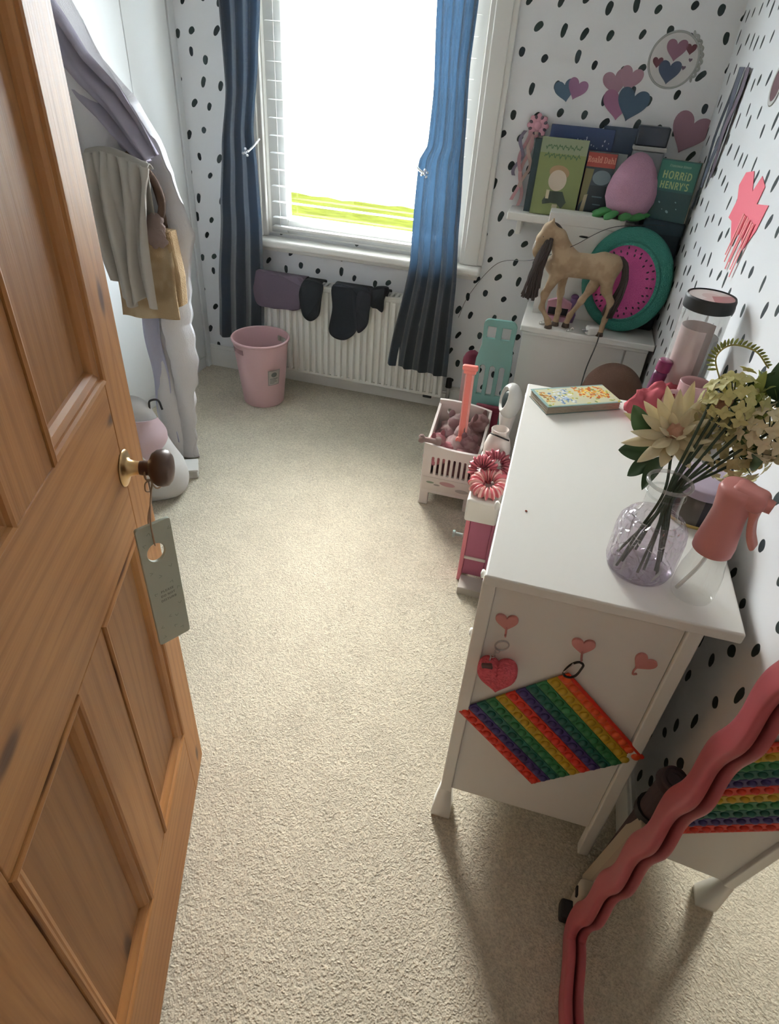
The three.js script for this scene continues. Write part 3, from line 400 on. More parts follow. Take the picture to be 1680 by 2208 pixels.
// ---------- wavy mirror leaning on the right wall ----------
{
  const t = thing('wavy_mirror', 'large mirror with a thick pink wavy frame leaning on the right wall', 'mirror', [-0.114, 0.0, 2.5]);
  t.rotation.order = 'YXZ'; t.rotation.y = -PI / 2; t.rotation.x = -Math.atan2(0.088, 1.0);
  // local: x runs along the wall (towards -z is +x? see below), y up the glass, z out of the wall
  const w = 0.52, h = 1.02, r = 0.055, P = [];
  const base = []; const arc = (cx, cy, a0) => { for (let i = 0; i <= 10; i++) { const a = a0 + i / 10 * PI / 2; base.push([cx + r * Math.cos(a), cy + r * Math.sin(a)]); } };
  const seg = (x0, y0, x1, y1) => { const n = Math.round(Math.hypot(x1 - x0, y1 - y0) / 0.01); for (let i = 1; i < n; i++) base.push([lerp(x0, x1, i / n), lerp(y0, y1, i / n)]); };
  arc(w / 2 - r, h - r, 0); seg(w / 2 - r, h, -w / 2 + r, h); arc(-w / 2 + r, h - r, PI / 2); seg(-w / 2, h - r, -w / 2, r); arc(-w / 2 + r, r, PI); seg(-w / 2 + r, 0, w / 2 - r, 0); arc(w / 2 - r, r, 1.5 * PI); seg(w / 2, r, w / 2, h - r);
  const n = base.length, half = 0.024, pos = [], idx = [], K = 14; let s = 0;
  for (let i = 0; i < n; i++) {
    const a = base[(i + n - 1) % n], b = base[(i + 1) % n], q = base[i]; let tx = b[0] - a[0], ty = b[1] - a[1]; const l = Math.hypot(tx, ty); tx /= l; ty /= l; const nx = ty, ny = -tx; s += Math.hypot(q[0] - a[0], q[1] - a[1]);
    const straight = Math.min(1, Math.min(Math.hypot(Math.abs(q[0]) - w / 2, q[1] < h / 2 ? q[1] : h - q[1])) / 0.10), onSide = Math.abs(Math.abs(q[0]) - w / 2) < 0.004, wv = (onSide ? 0.0072 * Math.sin((q[1] - 0.03) * 2 * PI / 0.155) : 0.0072 * Math.sin(q[0] * 2 * PI / 0.155)) * straight;
    for (let k = 0; k < K; k++) { const a2 = k / K * 2 * PI, c = Math.cos(a2), z = Math.sin(a2), px = half * Math.sign(c) * Math.pow(Math.abs(c), 0.6), pz = 0.0095 * Math.sign(z) * Math.pow(Math.abs(z), 0.6); P.push(0); pos.push(q[0] - nx * (half - px) + nx * wv * 1.0, q[1] + half * 0 - ny * (half - px) + ny * wv + 0.0, 0.0115 + pz); }
  }
  for (let i = 0; i < n; i++) for (let k = 0; k < K; k++) { const a = i * K + k, b = i * K + (k + 1) % K, c = ((i + 1) % n) * K + k, d = ((i + 1) % n) * K + (k + 1) % K; idx.push(a, b, c, b, d, c); }
  const g = new THREE.BufferGeometry(); g.setAttribute('position', new THREE.Float32BufferAttribute(pos, 3)); g.setIndex(idx); g.computeVertexNormals();
  const fm = obj('frame', g, mat([0.48, 0.095, 0.11], 0.45), t); fm.position.y = 0.008;
  obj('glass', box(w - 0.03, h - 0.03, 0.004, 0, h / 2 + 0.008, -0.001), mat([0.86, 0.88, 0.87], 0.02, { metalness: 1 }), t);
  obj('backing', box(w - 0.04, h - 0.04, 0.008, 0, h / 2 + 0.008, -0.008), mat([0.3, 0.22, 0.15], 0.8), t);
  const pet = (n2, r0, m) => obj('paper_flower', merge(Array.from({ length: n2 }, (_, i) => mv(ellipsoid(r0, r0 * 0.6, 0.002, r0 * 0.9, 0, 0, 10, 6), 0, 0, 0, 0, 0, i / n2 * 2 * PI))), m, t);
  const f1 = pet(5, 0.009, mat([0.8, 0.36, 0.33], 0.7)); const f2 = obj('paper_leaf', sheet(6, 8, (u, v) => V((u - 0.5) * 0.024 * Math.sin(PI * v), (v - 0.5) * 0.04, 0.004 * Math.cos((u - 0.5) * 3)), 0.001), mat([0.33, 0.36, 0.12], 0.8), t);
  f1.position.set(w / 2 + 0.004, 0.43, 0.035); f2.position.set(w / 2 + 0.008, 0.56, 0.03); f2.rotation.z = 1.1;
}
// things tucked between the desk and the mirror
{
  const a = thing('rolled_mat', 'dark purple rolled mat leaning in the gap behind the white desk', 'mat', [-0.05, 0, 2.118]); a.rotation.x = 0.07; a.rotation.z = -0.03;
  const pts = []; for (let i = 0; i <= 60; i++) { const q = i / 60 * 4 * PI, r = 0.012 + 0.018 * i / 60; pts.push([r * Math.cos(q), r * Math.sin(q)]); } const inn = pts.map(([x, y]) => { const l = Math.hypot(x, y); return [x * (l - 0.004) / l, y * (l - 0.004) / l]; }).reverse();
  obj('roll', merge([ext(poly([...pts, ...inn]), 0.466).rotateX(-PI / 2).translate(0, 0.004, 0), lathe([[0, 0.466], [0.018, 0.466], [0.027, 0.461], [0.0305, 0.45]], 24)]), mat([0.075, 0.05, 0.055], 0.9), a); obj('strap', cyl([0, 0.33, 0], [0, 0.35, 0], 0.0315), M.black, a);
  const b = thing('cream_box_file', 'cream cardboard file leaning by the wall beside the pink mirror frame', 'file', [-0.082, 0, 2.158]); b.rotation.z = -0.10; b.rotation.x = 0.02;
  obj('board', rbox(0.024, 0.33, 0.05, 0.003, 0, 0.17, 0), mat([0.52, 0.45, 0.34], 0.8), b); obj('inner_sheet', rbox(0.02, 0.27, 0.05, 0.002, -0.004, 0.14, 0.034), mat([0.46, 0.38, 0.30], 0.85), b); obj('label_clip', rbox(0.006, 0.05, 0.006, 0.002, -0.016, 0.12, 0.03), M.steel, b);
  const c = thing('extension_socket', 'off-white extension socket with a black plug low beside the mirror', 'socket', [-0.098, 0, 2.207]);
  obj('block', rbox(0.04, 0.1, 0.045, 0.01, 0, 0.052, 0), mat([0.55, 0.51, 0.42], 0.5), c); obj('plug', rbox(0.03, 0.032, 0.04, 0.007, -0.03, 0.022, 0.02), M.black, c); obj('switch', rbox(0.006, 0.014, 0.02, 0.002, -0.021, 0.078, 0), M.black, c);
}

// ---------- on the desk ----------
const TY = 0.79;
{
  // puzzle book
  const c = [[-0.434, 1.386], [-0.383, 1.472], [-0.204, 1.368], [-0.255, 1.282]], cx = -0.319, cz = 1.377, w = Math.hypot(c[2][0] - c[1][0], c[2][1] - c[1][1]), d = Math.hypot(c[1][0] - c[0][0], c[1][1] - c[0][1]);
  const t = thing('activity_book', 'thick colourful activity book lying flat on the far end of the white desk', 'book', [cx, TY, cz], Math.atan2(104, 179));
  const tx = ctex(512, 256, (g, W, H2) => { g.fillStyle = '#cfd0b4'; g.fillRect(0, 0, W, H2); g.fillStyle = '#8fb0ae'; g.fillRect(0, 0, W, 16); g.fillRect(0, H2 - 14, W, 14); g.fillRect(0, 0, 18, H2);
    const dab = (n, x0, x1, y0, y1, cs) => { for (let i = 0; i < n; i++) { g.fillStyle = cs[(rnd() * cs.length) | 0]; g.beginPath(); g.ellipse(rr(x0, x1), rr(y0, y1), rr(5, 18), rr(4, 12), rr(0, 3), 0, 7); g.fill(); } };
    dab(60, 20, 500, 10, 246, ['#a5ad35', '#c3bd4b', '#7f9440', '#dcd6a0']); dab(70, 90, 230, 30, 225, ['#7d9bc0', '#5a7fb0', '#a9c0d8', '#dfe6ea', '#e9e9e0']); dab(90, 280, 470, 20, 190, ['#d98f25', '#c4661c', '#e7b63a', '#b4571c', '#efd267']); dab(16, 25, 90, 40, 200, ['#8a5a24', '#c98d3a']); });
  const tp = obj('cover', rbox(w, 0.002, d, 0.0008, 0, 0.0205, 0), mat(0xffffff, 0.35, { map: tx }), t); const uv = tp.geometry.attributes.uv, p = tp.geometry.attributes.position; for (let i = 0; i < uv.count; i++) uv.setXY(i, p.getX(i) / w + 0.5, 0.5 - p.getZ(i) / d);
  const pg = Array.from({ length: 9 }, (_, i) => rbox(w - 0.004 - 0.002 * (i % 3), 0.0019, d - 0.003 - 0.0015 * ((i + 1) % 3), 0.0005, -0.001, 0.0025 + i * 0.002, 0, 1)); obj('pages', pg, mat([0.50, 0.43, 0.34], 0.9), t); obj('back_cover', rbox(w, 0.0015, d, 0.0006, 0, 0.0008, 0), mat([0.2, 0.3, 0.28], 0.5), t);
  const cr = thing('red_crumb', 'tiny red-brown crumb lying on the white desktop', 'crumb', [-0.393, TY, 1.889]); obj('crumb', mv(blob(0.0022, 0.0012, 0.002, 0.4, 1.5, 2, 6), 0, 0.0012, 0), mat([0.35, 0.06, 0.03], 0.8), cr);
}
const VX = -0.19, VZ = 1.985;
{
  const t = thing('glass_vase', 'lavender tinted crackled glass bottle vase holding the flowers', 'vase', [VX, TY, VZ]);
  t.scale.y = 1.13; const crackle = (() => { const W = 256, pts = Array.from({ length: 46 }, () => [rnd() * W, rnd() * W]); return dtex(W, (x, y) => { let a = 1e9, b = 1e9; for (const [px, py] of pts) { let dx = Math.abs(px - x), dy = Math.abs(py - y); dx = Math.min(dx, W - dx); dy = Math.min(dy, W - dy); const q = Math.hypot(dx, dy); if (q < a) { b = a; a = q; } else if (q < b) b = q; } return clamp((b - a) / 14); }, false, 1); })(); crackle.repeat.set(3, 1.2);
  const body = pmat([0.88, 0.84, 0.90], 0.18, { transmission: 0.85, thickness: 0, ior: 1.5, bumpMap: crackle, bumpScale: 0.006 }), clear = pmat([0.94, 0.95, 0.95], 0.02, { transmission: 1, thickness: 0, ior: 1.5 });
  obj('body', lathe([[0, 0.003], [0.045, 0.002], [0.054, 0.006], [0.0575, 0.016], [0.0575, 0.07], [0.0555, 0.083], [0.048, 0.094], [0.037, 0.10]], 64), body, t);
  obj('base', lathe([[0, 0.006], [0.05, 0.006], [0.053, 0.003], [0.048, 0.0], [0, 0.0]], 48), pmat([0.95, 0.93, 0.96], 0.08, { transmission: 0.95, thickness: 0 }), t);
  obj('neck', lathe([[0.037, 0.10], [0.031, 0.106], [0.0285, 0.12], [0.0285, 0.145], [0.032, 0.154], [0.0345, 0.157]], 48), clear, t);
  obj('rim', mv(new THREE.TorusGeometry(0.034, 0.0028, 12, 48).rotateX(PI / 2), 0, 0.159, 0), pmat([0.85, 0.87, 0.87], 0.03, { transmission: 0.8, thickness: 0, ior: 1.5 }), t);
  obj('shoulder_ring', mv(new THREE.TorusGeometry(0.030, 0.0018, 10, 48).rotateX(PI / 2), 0, 0.140, 0), clear, t);
}
// flowers
const stemM = mat([0.035, 0.06, 0.035], 0.6), leafM = mat([0.035, 0.085, 0.03], 0.5, { side: THREE.DoubleSide }), leafL = pmat([0.16, 0.24, 0.05], 0.6, { transmission: 0.3, thickness: 0 }), cream = pmat([0.88, 0.79, 0.55], 0.7, { transmission: 0.25, thickness: 0 }), lime = pmat([0.76, 0.72, 0.34], 0.75, { transmission: 0.25, thickness: 0 }), olive = pmat([0.56, 0.49, 0.24], 0.8, { transmission: 0.2, thickness: 0 }), peach = pmat([0.66, 0.36, 0.24], 0.7, { transmission: 0.25, thickness: 0 });
const orient = (g, at, dir, roll = 0) => { g.rotateY(roll); g.applyQuaternion(new THREE.Quaternion().setFromUnitVectors(V(0, 1, 0), dir.clone().normalize())); return g.translate(at.x, at.y, at.z); };
const leafG = (len, wid, curl = 0.3, fold = 0.25) => sheet(6, 12, (u, v) => { const ww = wid * Math.pow(Math.sin(PI * Math.pow(v, 0.8)), 0.8); return V((u - 0.5) * ww, len * (v - 0.08 * v * v), curl * len * v * v - Math.abs(u - 0.5) * ww * fold); }, 0.0006);
function flowerStem(name, label, head, foot, dir) {
  const neck = V(VX + (head.x - VX) * 0.14, TY + 0.15, VZ + (head.z - VZ) * 0.16), t = thing(name, label, 'flower', [VX, TY, VZ]), o = V(VX, TY, VZ);
  obj('stem', tube([foot, neck.clone().lerp(foot, 0.5), neck, neck.clone().lerp(head, 0.55).add(V(0, 0.006, 0)), head].map((p) => p.clone().sub(o)), 0.0024, 40, 7), stemM, t);
  return [t, head.clone().sub(o), dir.clone().normalize()];
}
const FT = (a, r) => V(VX + r * Math.cos(a), TY + 0.012, VZ + r * Math.sin(a));
{
  { // cream dahlia
    const [t, h, d] = flowerStem('cream_dahlia', 'large cream open flower with long petals at the front of the bunch', V(-0.186, 1.005, 1.885), FT(2.6, 0.045), V(-0.25, 0.75, 0.55)), pl = [];
    for (const [n, el, len, wd] of [[12, 0.08, 0.088, 0.023], [10, 0.38, 0.076, 0.020], [7, 0.8, 0.05, 0.016]]) for (let i = 0; i < n; i++) { const a = i / n * 2 * PI + el * 3 + rr(-0.12, 0.12), g = leafG(len * rr(0.85, 1.12), wd, -0.16, -0.35); g.rotateX(PI / 2 - el + rr(-0.1, 0.1)); const m = obj('petal', orient(g, h, d, a), cream, t); }
    obj('centre', orient(blob(0.014, 0.011, 0.014, 0.35, 3, 4, 10), h.clone().add(d.clone().multiplyScalar(0.008)), d), peach, t);
    for (const [x, y, z, l, w2, dx, dy, dz, lm] of [[-0.03, -0.012, 0.0, 0.075, 0.04, -0.9, 0.75, -0.1, leafL], [-0.012, -0.03, 0.012, 0.085, 0.036, -1, -0.05, 0.25, leafM], [0.0, -0.04, 0.01, 0.075, 0.038, -0.5, -0.75, 0.4, leafM], [-0.02, -0.045, 0.02, 0.06, 0.03, -0.9, -0.5, 0.5, leafM]]) obj('leaf', orient(leafG(l, w2, 0.15, 0.3), h.clone().add(V(x, y, z)), V(dx, dy, dz), 0.8), lm === leafL ? mat([0.07, 0.15, 0.05], 0.5) : leafM, t);
  }
  const cluster = (name, label, head, foot, dir, m, n, R) => { // many four-petalled florets in a dome
    const [t, h, d] = flowerStem(name, label, head, foot, dir), flo = [];
    for (let i = 0; i < n; i++) { const ph = i * 2.39996, ct = 1 - (i + 0.5) / n * 1.5, st = Math.sqrt(Math.max(0, 1 - ct * ct)), q = V(st * Math.cos(ph), ct, st * Math.sin(ph)), pos = q.clone().multiplyScalar(R * rr(0.75, 1.08)), parts = []; for (let k = 0; k < 4; k++) { const g = leafG(rr(0.012, 0.018), 0.011, 0.25, 0.2); g.rotateX(1.15); g.rotateY(k * PI / 2 + rr(-0.2, 0.2)); parts.push(g); } const f = merge(parts); orient(f, pos, q.clone().add(V(rr(-0.3, 0.3), rr(-0.3, 0.3), rr(-0.3, 0.3)))); flo.push(orient(f, h, d)); }
    flo.forEach((f) => obj('floret', f, m, t)); obj('umbel', merge(Array.from({ length: 12 }, (_, i) => { const a = i / 12 * 2 * PI; return cyl([0, 0, 0], [R * 0.7 * Math.cos(a), R * (0.3 + 0.4 * (i % 3) / 2), R * 0.7 * Math.sin(a)], 0.0012, 0.0008, 5); })).applyQuaternion(new THREE.Quaternion().setFromUnitVectors(V(0, 1, 0), d)).translate(h.x, h.y, h.z), stemM, t); return [t, h, d];
  };
  cluster('hydrangea', 'lime yellow flower cluster at the top of the bunch', V(-0.118, 1.075, 1.875), FT(0.8, 0.04), V(0.1, 1, 0.2), lime, 46, 0.046);
  cluster('hydrangea', 'olive cream flower cluster low behind the pink spray bottle', V(-0.088, 0.995, 1.885), FT(1.7, 0.03), V(0.45, 0.35, 0.6), olive, 56, 0.052);
  cluster('hydrangea', 'cream flower cluster nearest the right wall', V(-0.058, 1.045, 1.905), FT(3.6, 0.04), V(0.5, 0.8, 0.3), cream, 46, 0.046);
  cluster('hydrangea', 'small olive flower cluster between the cream flower and the lime cluster', V(-0.135, 1.02, 1.865), FT(4.6, 0.035), V(0, 0.9, 0.5), olive, 38, 0.038);
  { const [t, h, d] = flowerStem('peach_bud', 'slim peach bud standing behind the cream flower', V(-0.138, 1.055, 1.885), FT(5.4, 0.03), V(0.3, 1, 0.1)); for (let i = 0; i < 7; i++) { const g = leafG(0.038, 0.014, -0.1, -0.5); g.rotateX(0.22 + 0.12 * (i % 2)); obj('petal', orient(g, h, d, i / 7 * 2 * PI), peach, t); } }
  { const [t, h, d] = flowerStem('fern_sprig', 'yellow green fern sprig arching over the back of the bunch', V(-0.145, 1.10, 1.87), FT(0.2, 0.03), V(-0.2, 1, 0)); const arc = new THREE.CatmullRomCurve3([h, h.clone().add(V(-0.02, 0.04, 0.0)), h.clone().add(V(-0.008, 0.062, 0.005)), h.clone().add(V(0.028, 0.06, 0.008)), h.clone().add(V(0.055, 0.038, 0.01))]); obj('frond_stem', new THREE.TubeGeometry(arc, 30, 0.0013, 6), mat([0.4, 0.36, 0.1], 0.7), t); const lf = mat([0.30, 0.34, 0.09], 0.7); for (let i = 3; i < 26; i++) for (const s of [-1, 1]) { const u = i / 26, q = arc.getPoint(u), tg = arc.getTangent(u), sd = V(0.1, 0.25 * s, s).cross(tg).normalize().multiplyScalar(s * 1).add(tg.clone().multiplyScalar(0.5)); obj('leaflet', orient(leafG(0.016 * (1.1 - u * 0.6), 0.0042, 0.1, 0.1), q, sd), lf, t); } }
  { const [t, h, d] = flowerStem('green_sprig', 'glossy dark green leaf sprig at the right of the bunch', V(-0.06, 1.09, 1.885), FT(5.9, 0.04), V(0.4, 1, 0)); for (const [a, e, l] of [[0.2, 0.5, 0.07], [1.6, 0.9, 0.065], [2.8, 0.4, 0.075], [4.2, 1.0, 0.06], [5.2, 0.7, 0.06]]) obj('leaf', orient(leafG(l, 0.036, 0.2, 0.3), h, V(Math.cos(a) * Math.sin(e) * 0.6 - 0.1, Math.cos(e) + 0.15, Math.sin(a) * Math.sin(e)), a), a > 4 ? mat([0.20, 0.27, 0.07], 0.55) : leafM, t); }
  { const [t, h, d] = flowerStem('green_sprig', 'broad mid green leaves low at the right edge of the bunch', V(-0.07, 1.0, 1.91), FT(0.5, 0.03), V(0.5, 0.6, 0.4)); for (const [a, e, l] of [[0.5, 0.9, 0.06], [1.9, 1.2, 0.07], [3.0, 0.8, 0.06], [4.4, 1.1, 0.055]]) obj('leaf', orient(leafG(l, 0.034, 0.2, 0.3), h, V(Math.cos(a) * Math.sin(e) * 0.5 - 0.1, Math.cos(e), Math.sin(a) * Math.sin(e) + 0.2), a), a > 2.5 ? mat([0.10, 0.17, 0.05], 0.5) : leafM, t); }
  { const [t, h, d] = flowerStem('yellow_green_sprig', 'pale yellow green leaf sprig rising above the hydrangeas at the right', V(-0.09, 1.10, 1.88), FT(2.9, 0.03), V(0.3, 1, 0)), m = mat([0.36, 0.42, 0.12], 0.6); for (let i = 0; i < 14; i++) { const a = i * 2.4, e = 0.3 + 0.07 * i; obj('leaf', orient(leafG(0.042, 0.017, 0.2, 0.3), h.clone().add(V(0, -0.004 * i, 0)), V(Math.cos(a) * Math.sin(e) * 0.7, Math.cos(e), Math.sin(a) * Math.sin(e)), a), i % 4 ? m : leafM, t); } }
  { const [t, h, d] = flowerStem('grass_spray', 'spray of thin pale green blades among the flower heads', V(-0.10, 1.03, 1.865), FT(1.2, 0.02), V(0.2, 1, 0)); const pale = mat([0.36, 0.36, 0.20], 0.8); for (let i = 0; i < 60; i++) { const a = i * 2.4, e = rr(0.3, 1.2); obj('blade', orient(leafG(rr(0.03, 0.06), 0.0045, 0.2, 0.2), h, V(Math.cos(a) * Math.sin(e) * 0.75, Math.cos(e), Math.sin(a) * Math.sin(e)), a), i % 3 ? pale : leafM, t); } }
}
{
  const t = thing('spray_bottle', 'clear spray bottle with a pink trigger head by the wall', 'bottle', [-0.105, TY, 2.025], -0.5);
  t.scale.set(1.06, 1.13, 1.06); const cp = pmat([0.95, 0.95, 0.94], 0.04, { transmission: 0.96, thickness: 0, ior: 1.45 });
  obj('body', lathe([[0, 0.003], [0.026, 0.0], [0.0315, 0.004], [0.033, 0.012], [0.033, 0.03], [0.031, 0.05], [0.0265, 0.07], [0.0245, 0.085], [0.026, 0.098]], 48), cp, t);
  obj('dip_tube', tube([[0.0, 0.10, 0], [-0.004, 0.06, 0.004], [-0.016, 0.02, 0.012], [-0.02, 0.008, 0.014]], 0.003, 20, 8), pmat([0.9, 0.9, 0.88], 0.2, { transmission: 0.6, thickness: 0 }), t);
  const pk = mat([0.62, 0.24, 0.225], 0.42);
  obj('collar', lathe([[0.0245, 0.088], [0.0285, 0.088], [0.029, 0.10], [0.0255, 0.13], [0.0235, 0.152], [0.0255, 0.172], [0.0275, 0.186], [0.024, 0.195], [0, 0.197]], 40), pk, t);
  obj('head', mv(rbox(0.05, 0.026, 0.042, 0.011, 0, 0, 0, 4), 0.014, 0.185, 0, 0, 0, -0.06), pk, t);
  obj('nozzle', cyl([0.034, 0.184, 0], [0.046, 0.183, 0], 0.0105, 0.009), pk, t);
  const tr = obj('trigger', ext(curvy([[0.022, 0.174], [0.034, 0.174], [0.036, 0.155], [0.041, 0.138], [0.05, 0.12], [0.046, 0.116], [0.037, 0.126], [0.03, 0.142], [0.026, 0.158]]), 0.014, 0.003).translate(0, 0, -0.007), mat([0.70, 0.30, 0.26], 0.4), t);
}
{
  const t = thing('candle_tin', 'dark labelled candle jar with a lavender lid behind the spray bottle', 'candle jar', [-0.073, TY, 1.775]);
  const lab = ctex(512, 96, (g, w, h) => { g.fillStyle = '#241e28'; g.fillRect(0, 0, w, h); for (let i = 0; i < 6; i++) { g.fillStyle = '#5c5650'; g.fillRect(18 + i * 86, 22, 58, 52); g.fillStyle = '#3c3640'; g.fillRect(18 + i * 86, 66, 58, 6); } });
  obj('jar', lathe([[0, 0.002], [0.054, 0], [0.058, 0.006], [0.058, 0.066], [0, 0.066]], 48), mat(0xffffff, 0.3, { map: lab }), t);
  obj('base_band', lathe([[0.0575, 0.0], [0.0595, 0.001], [0.0595, 0.006], [0.0575, 0.007]], 48), mat([0.45, 0.33, 0.10], 0.4), t);
  obj('lid', lathe([[0.059, 0.064], [0.0605, 0.066], [0.0605, 0.078], [0.057, 0.082], [0.04, 0.083], [0, 0.083]], 48), mat([0.40, 0.33, 0.42], 0.45), t);
}
{
  const t = thing('tall_storage_jar', 'tall clear storage jar with a black rimmed lid by the dotted wall', 'jar', [-0.078, TY, 1.318]);
  obj('glass', lathe([[0, 0.004], [0.045, 0.0], [0.052, 0.006], [0.053, 0.02], [0.053, 0.262], [0.05, 0.268]], 48), pmat([0.90, 0.91, 0.90], 0.12, { transmission: 0.75, thickness: 0 }), t);
  obj('lid', lathe([[0.051, 0.262], [0.0555, 0.264], [0.056, 0.288], [0.0535, 0.294], [0.0535, 0.29], [0, 0.29]], 48), M.black, t);
  const tp = ctex(128, 128, (g, w, h) => { g.fillStyle = '#c9b9b6'; g.fillRect(0, 0, w, h); g.fillStyle = '#a5706f'; g.fillRect(0, 0, 40, h); g.fillStyle = '#d6cfcc'; g.fillRect(46, 20, 70, 80); g.fillStyle = '#98867f'; g.fillRect(60, 46, 40, 14); }); obj('lid_sticker', lathe([[0, 0.2915], [0.05, 0.2915], [0.05, 0.2905]], 40), mat(0xffffff, 0.4, { map: tp }), t);
  obj('paper_roll', sheet(20, 4, (u, v) => { const a = lerp(0.2, 4.6, u); return V(0.042 * Math.cos(a + 1.2), lerp(0.02, 0.22, v), 0.042 * Math.sin(a + 1.2)); }, 0.001), mat([0.72, 0.52, 0.52], 0.8), t);
  obj('grey_sheet', sheet(16, 4, (u, v) => { const a = lerp(-0.6, 0.9, u); return V(0.046 * Math.cos(a), lerp(0.015, 0.2, v), 0.046 * Math.sin(a)); }, 0.001), mat([0.42, 0.47, 0.48], 0.8), t);
  const pk = thing('pink_cloth_bag', 'bright pink crumpled fabric pouch at the far end of the desk', 'pouch', [-0.125, TY, 1.40], 0.35);
  { const g = blob(0.075, 0.046, 0.036, 0.34, 1.6, 7, 22), p = g.attributes.position; for (let i = 0; i < p.count; i++) p.setY(i, Math.max(p.getY(i), -0.040) + 0.012 * Math.abs(Math.sin(p.getX(i) * 70 + p.getZ(i) * 30)) * (p.getY(i) > 0 ? 1 : 0)); g.computeVertexNormals(); obj('pouch', g.translate(0, 0.041, 0), cloth([0.74, 0.15, 0.19]), pk); }
  obj('ruffle', sheet(40, 4, (u, v) => V(0.062 + 0.012 * v, 0.045 + 0.04 * Math.sin((u - 0.5) * PI * 1.4) + 0.004 * Math.sin(u * 50), 0.028 * Math.cos(u * PI * 1.3 - 0.6) + v * 0.006 * Math.sin(u * 44)), 0.001), cloth([0.82, 0.42, 0.42]), pk);
  const mg = thing('pink_toy_cup', 'pale dusky pink cup standing behind the pink pouch', 'cup', [-0.068, TY, 1.425], 0.2); obj('cup', lathe([[0, 0.003], [0.026, 0], [0.03, 0.006], [0.036, 0.09], [0.0365, 0.125], [0.0335, 0.127], [0.032, 0.12], [0.027, 0.01], [0, 0.008]], 40), mat([0.62, 0.38, 0.40], 0.4), mg); obj('handle', tube([[-0.034, 0.10, 0], [-0.055, 0.095, 0], [-0.056, 0.05, 0], [-0.032, 0.04, 0]], 0.0055, 24, 8), mat([0.62, 0.38, 0.40], 0.4), mg);
  const pb = thing('purple_bottle', 'dark plum bottle leaning beside the tall jar', 'bottle', [-0.148, TY, 1.345]); pb.rotation.z = -0.12; obj('bottle', lathe([[0, 0.002], [0.013, 0], [0.016, 0.004], [0.0165, 0.10], [0.014, 0.112], [0, 0.112]], 28), mat([0.13, 0.025, 0.09], 0.35), pb); obj('cap', lathe([[0.0165, 0.11], [0.0175, 0.112], [0.0175, 0.135], [0.015, 0.139], [0, 0.139]], 28), mat([0.22, 0.03, 0.10], 0.35), pb);
}

// ---------- white cabinet in the far right corner ----------
const CY = 0.623;
{
  const D = [-0.265, 0, 0.19], t = thing('white_cabinet', 'low white cabinet in the corner with the toy horse standing on it', 'cabinet', D);
  const L = (x0, x1, y0, y1, z0, z1, r = 0.002) => bx(x0 - D[0], x1 - D[0], y0, y1, z0 - D[2], z1 - D[2], r);
  obj('top', L(-0.525, -0.004, 0.598, CY, 0.016, 0.395, 0.005), M.gloss, t); obj('under_moulding', L(-0.515, -0.02, 0.583, 0.598, 0.016, 0.385, 0.004), M.gloss, t);
  obj('carcass', L(-0.512, -0.02, 0.0, 0.583, 0.016, 0.36), M.white, t); obj('front_panel', L(-0.512, -0.108, 0.05, 0.583, 0.36, 0.376), M.white, t); obj('stile', L(-0.102, -0.02, 0.0, 0.583, 0.36, 0.372), M.white, t);
  obj('plinth', L(-0.512, -0.108, 0.0, 0.046, 0.36, 0.368), M.white, t);
}
{
  const s = thing('wall_shelf', 'narrow white wall shelf carrying the books beside the window', 'shelf', [-0.42, 0.968, 0.07]);
  obj('board', rbox(0.50, 0.03, 0.145, 0.004, 0, 0.0, 0.003), M.gloss, s); for (const x of [-0.2, 0.2]) obj('bracket', rbox(0.02, 0.06, 0.1, 0.004, x, -0.045, -0.02), M.gloss, s);
  const b = thing('white_toy_chest', 'plain white toy chest with a finger slot behind the toy horse', 'box', [-0.36, CY, 0.185]);
  const sh = poly([[-0.135, 0], [0.135, 0], [0.135, 0.352], [-0.135, 0.352]]); const hl = new THREE.Path(); hl.absellipse(0.004, 0.318, 0.019, 0.0045, 0, 2 * PI); sh.holes.push(hl);
  obj('front', ext(sh, 0.01, 0.001).translate(0, 0, 0.025), M.white, b); obj('sides', merge([bx(-0.135, -0.125, 0, 0.352, -0.035, 0.025), bx(0.125, 0.135, 0, 0.352, -0.035, 0.025), bx(-0.125, 0.125, 0, 0.352, -0.035, -0.025), bx(-0.125, 0.125, 0, 0.01, -0.025, 0.025)]), M.white, b); obj('lid', bx(-0.142, 0.142, 0.352, 0.395, -0.04, 0.042, 0.004), M.white, b);
}
function book(name, label, [x, y, z], w, h, d, cover, turn = 0, tilt = 0, edge = [0.6, 0.57, 0.5], spine) {
  const t = thing(name, label, 'book', [x, y, z], turn); t.rotation.x = tilt;
  const m = cover.isTexture ? mat(0xffffff, 0.4, { map: cover }) : mat(cover, 0.4), f = obj('front_cover', rbox(w, h, 0.003, 0.0012, 0, h / 2, d / 2 - 0.0015), m, t), p = f.geometry.attributes.position, uv = f.geometry.attributes.uv;
  for (let i = 0; i < uv.count; i++) uv.setXY(i, p.getX(i) / w + 0.5, p.getY(i) / h);
  obj('pages', rbox(w - 0.006, h - 0.006, d - 0.006, 0.001, 0.001, h / 2, 0), mat(edge, 0.9), t); obj('back_cover', rbox(w, h, 0.003, 0.0012, 0, h / 2, -d / 2 + 0.0015), mat(spine ?? [0.05, 0.08, 0.1], 0.45), t); obj('spine', rbox(0.003, h, d, 0.0012, -w / 2 + 0.0015, h / 2, 0), mat(spine ?? [0.05, 0.08, 0.1], 0.45), t);
  return t;
}
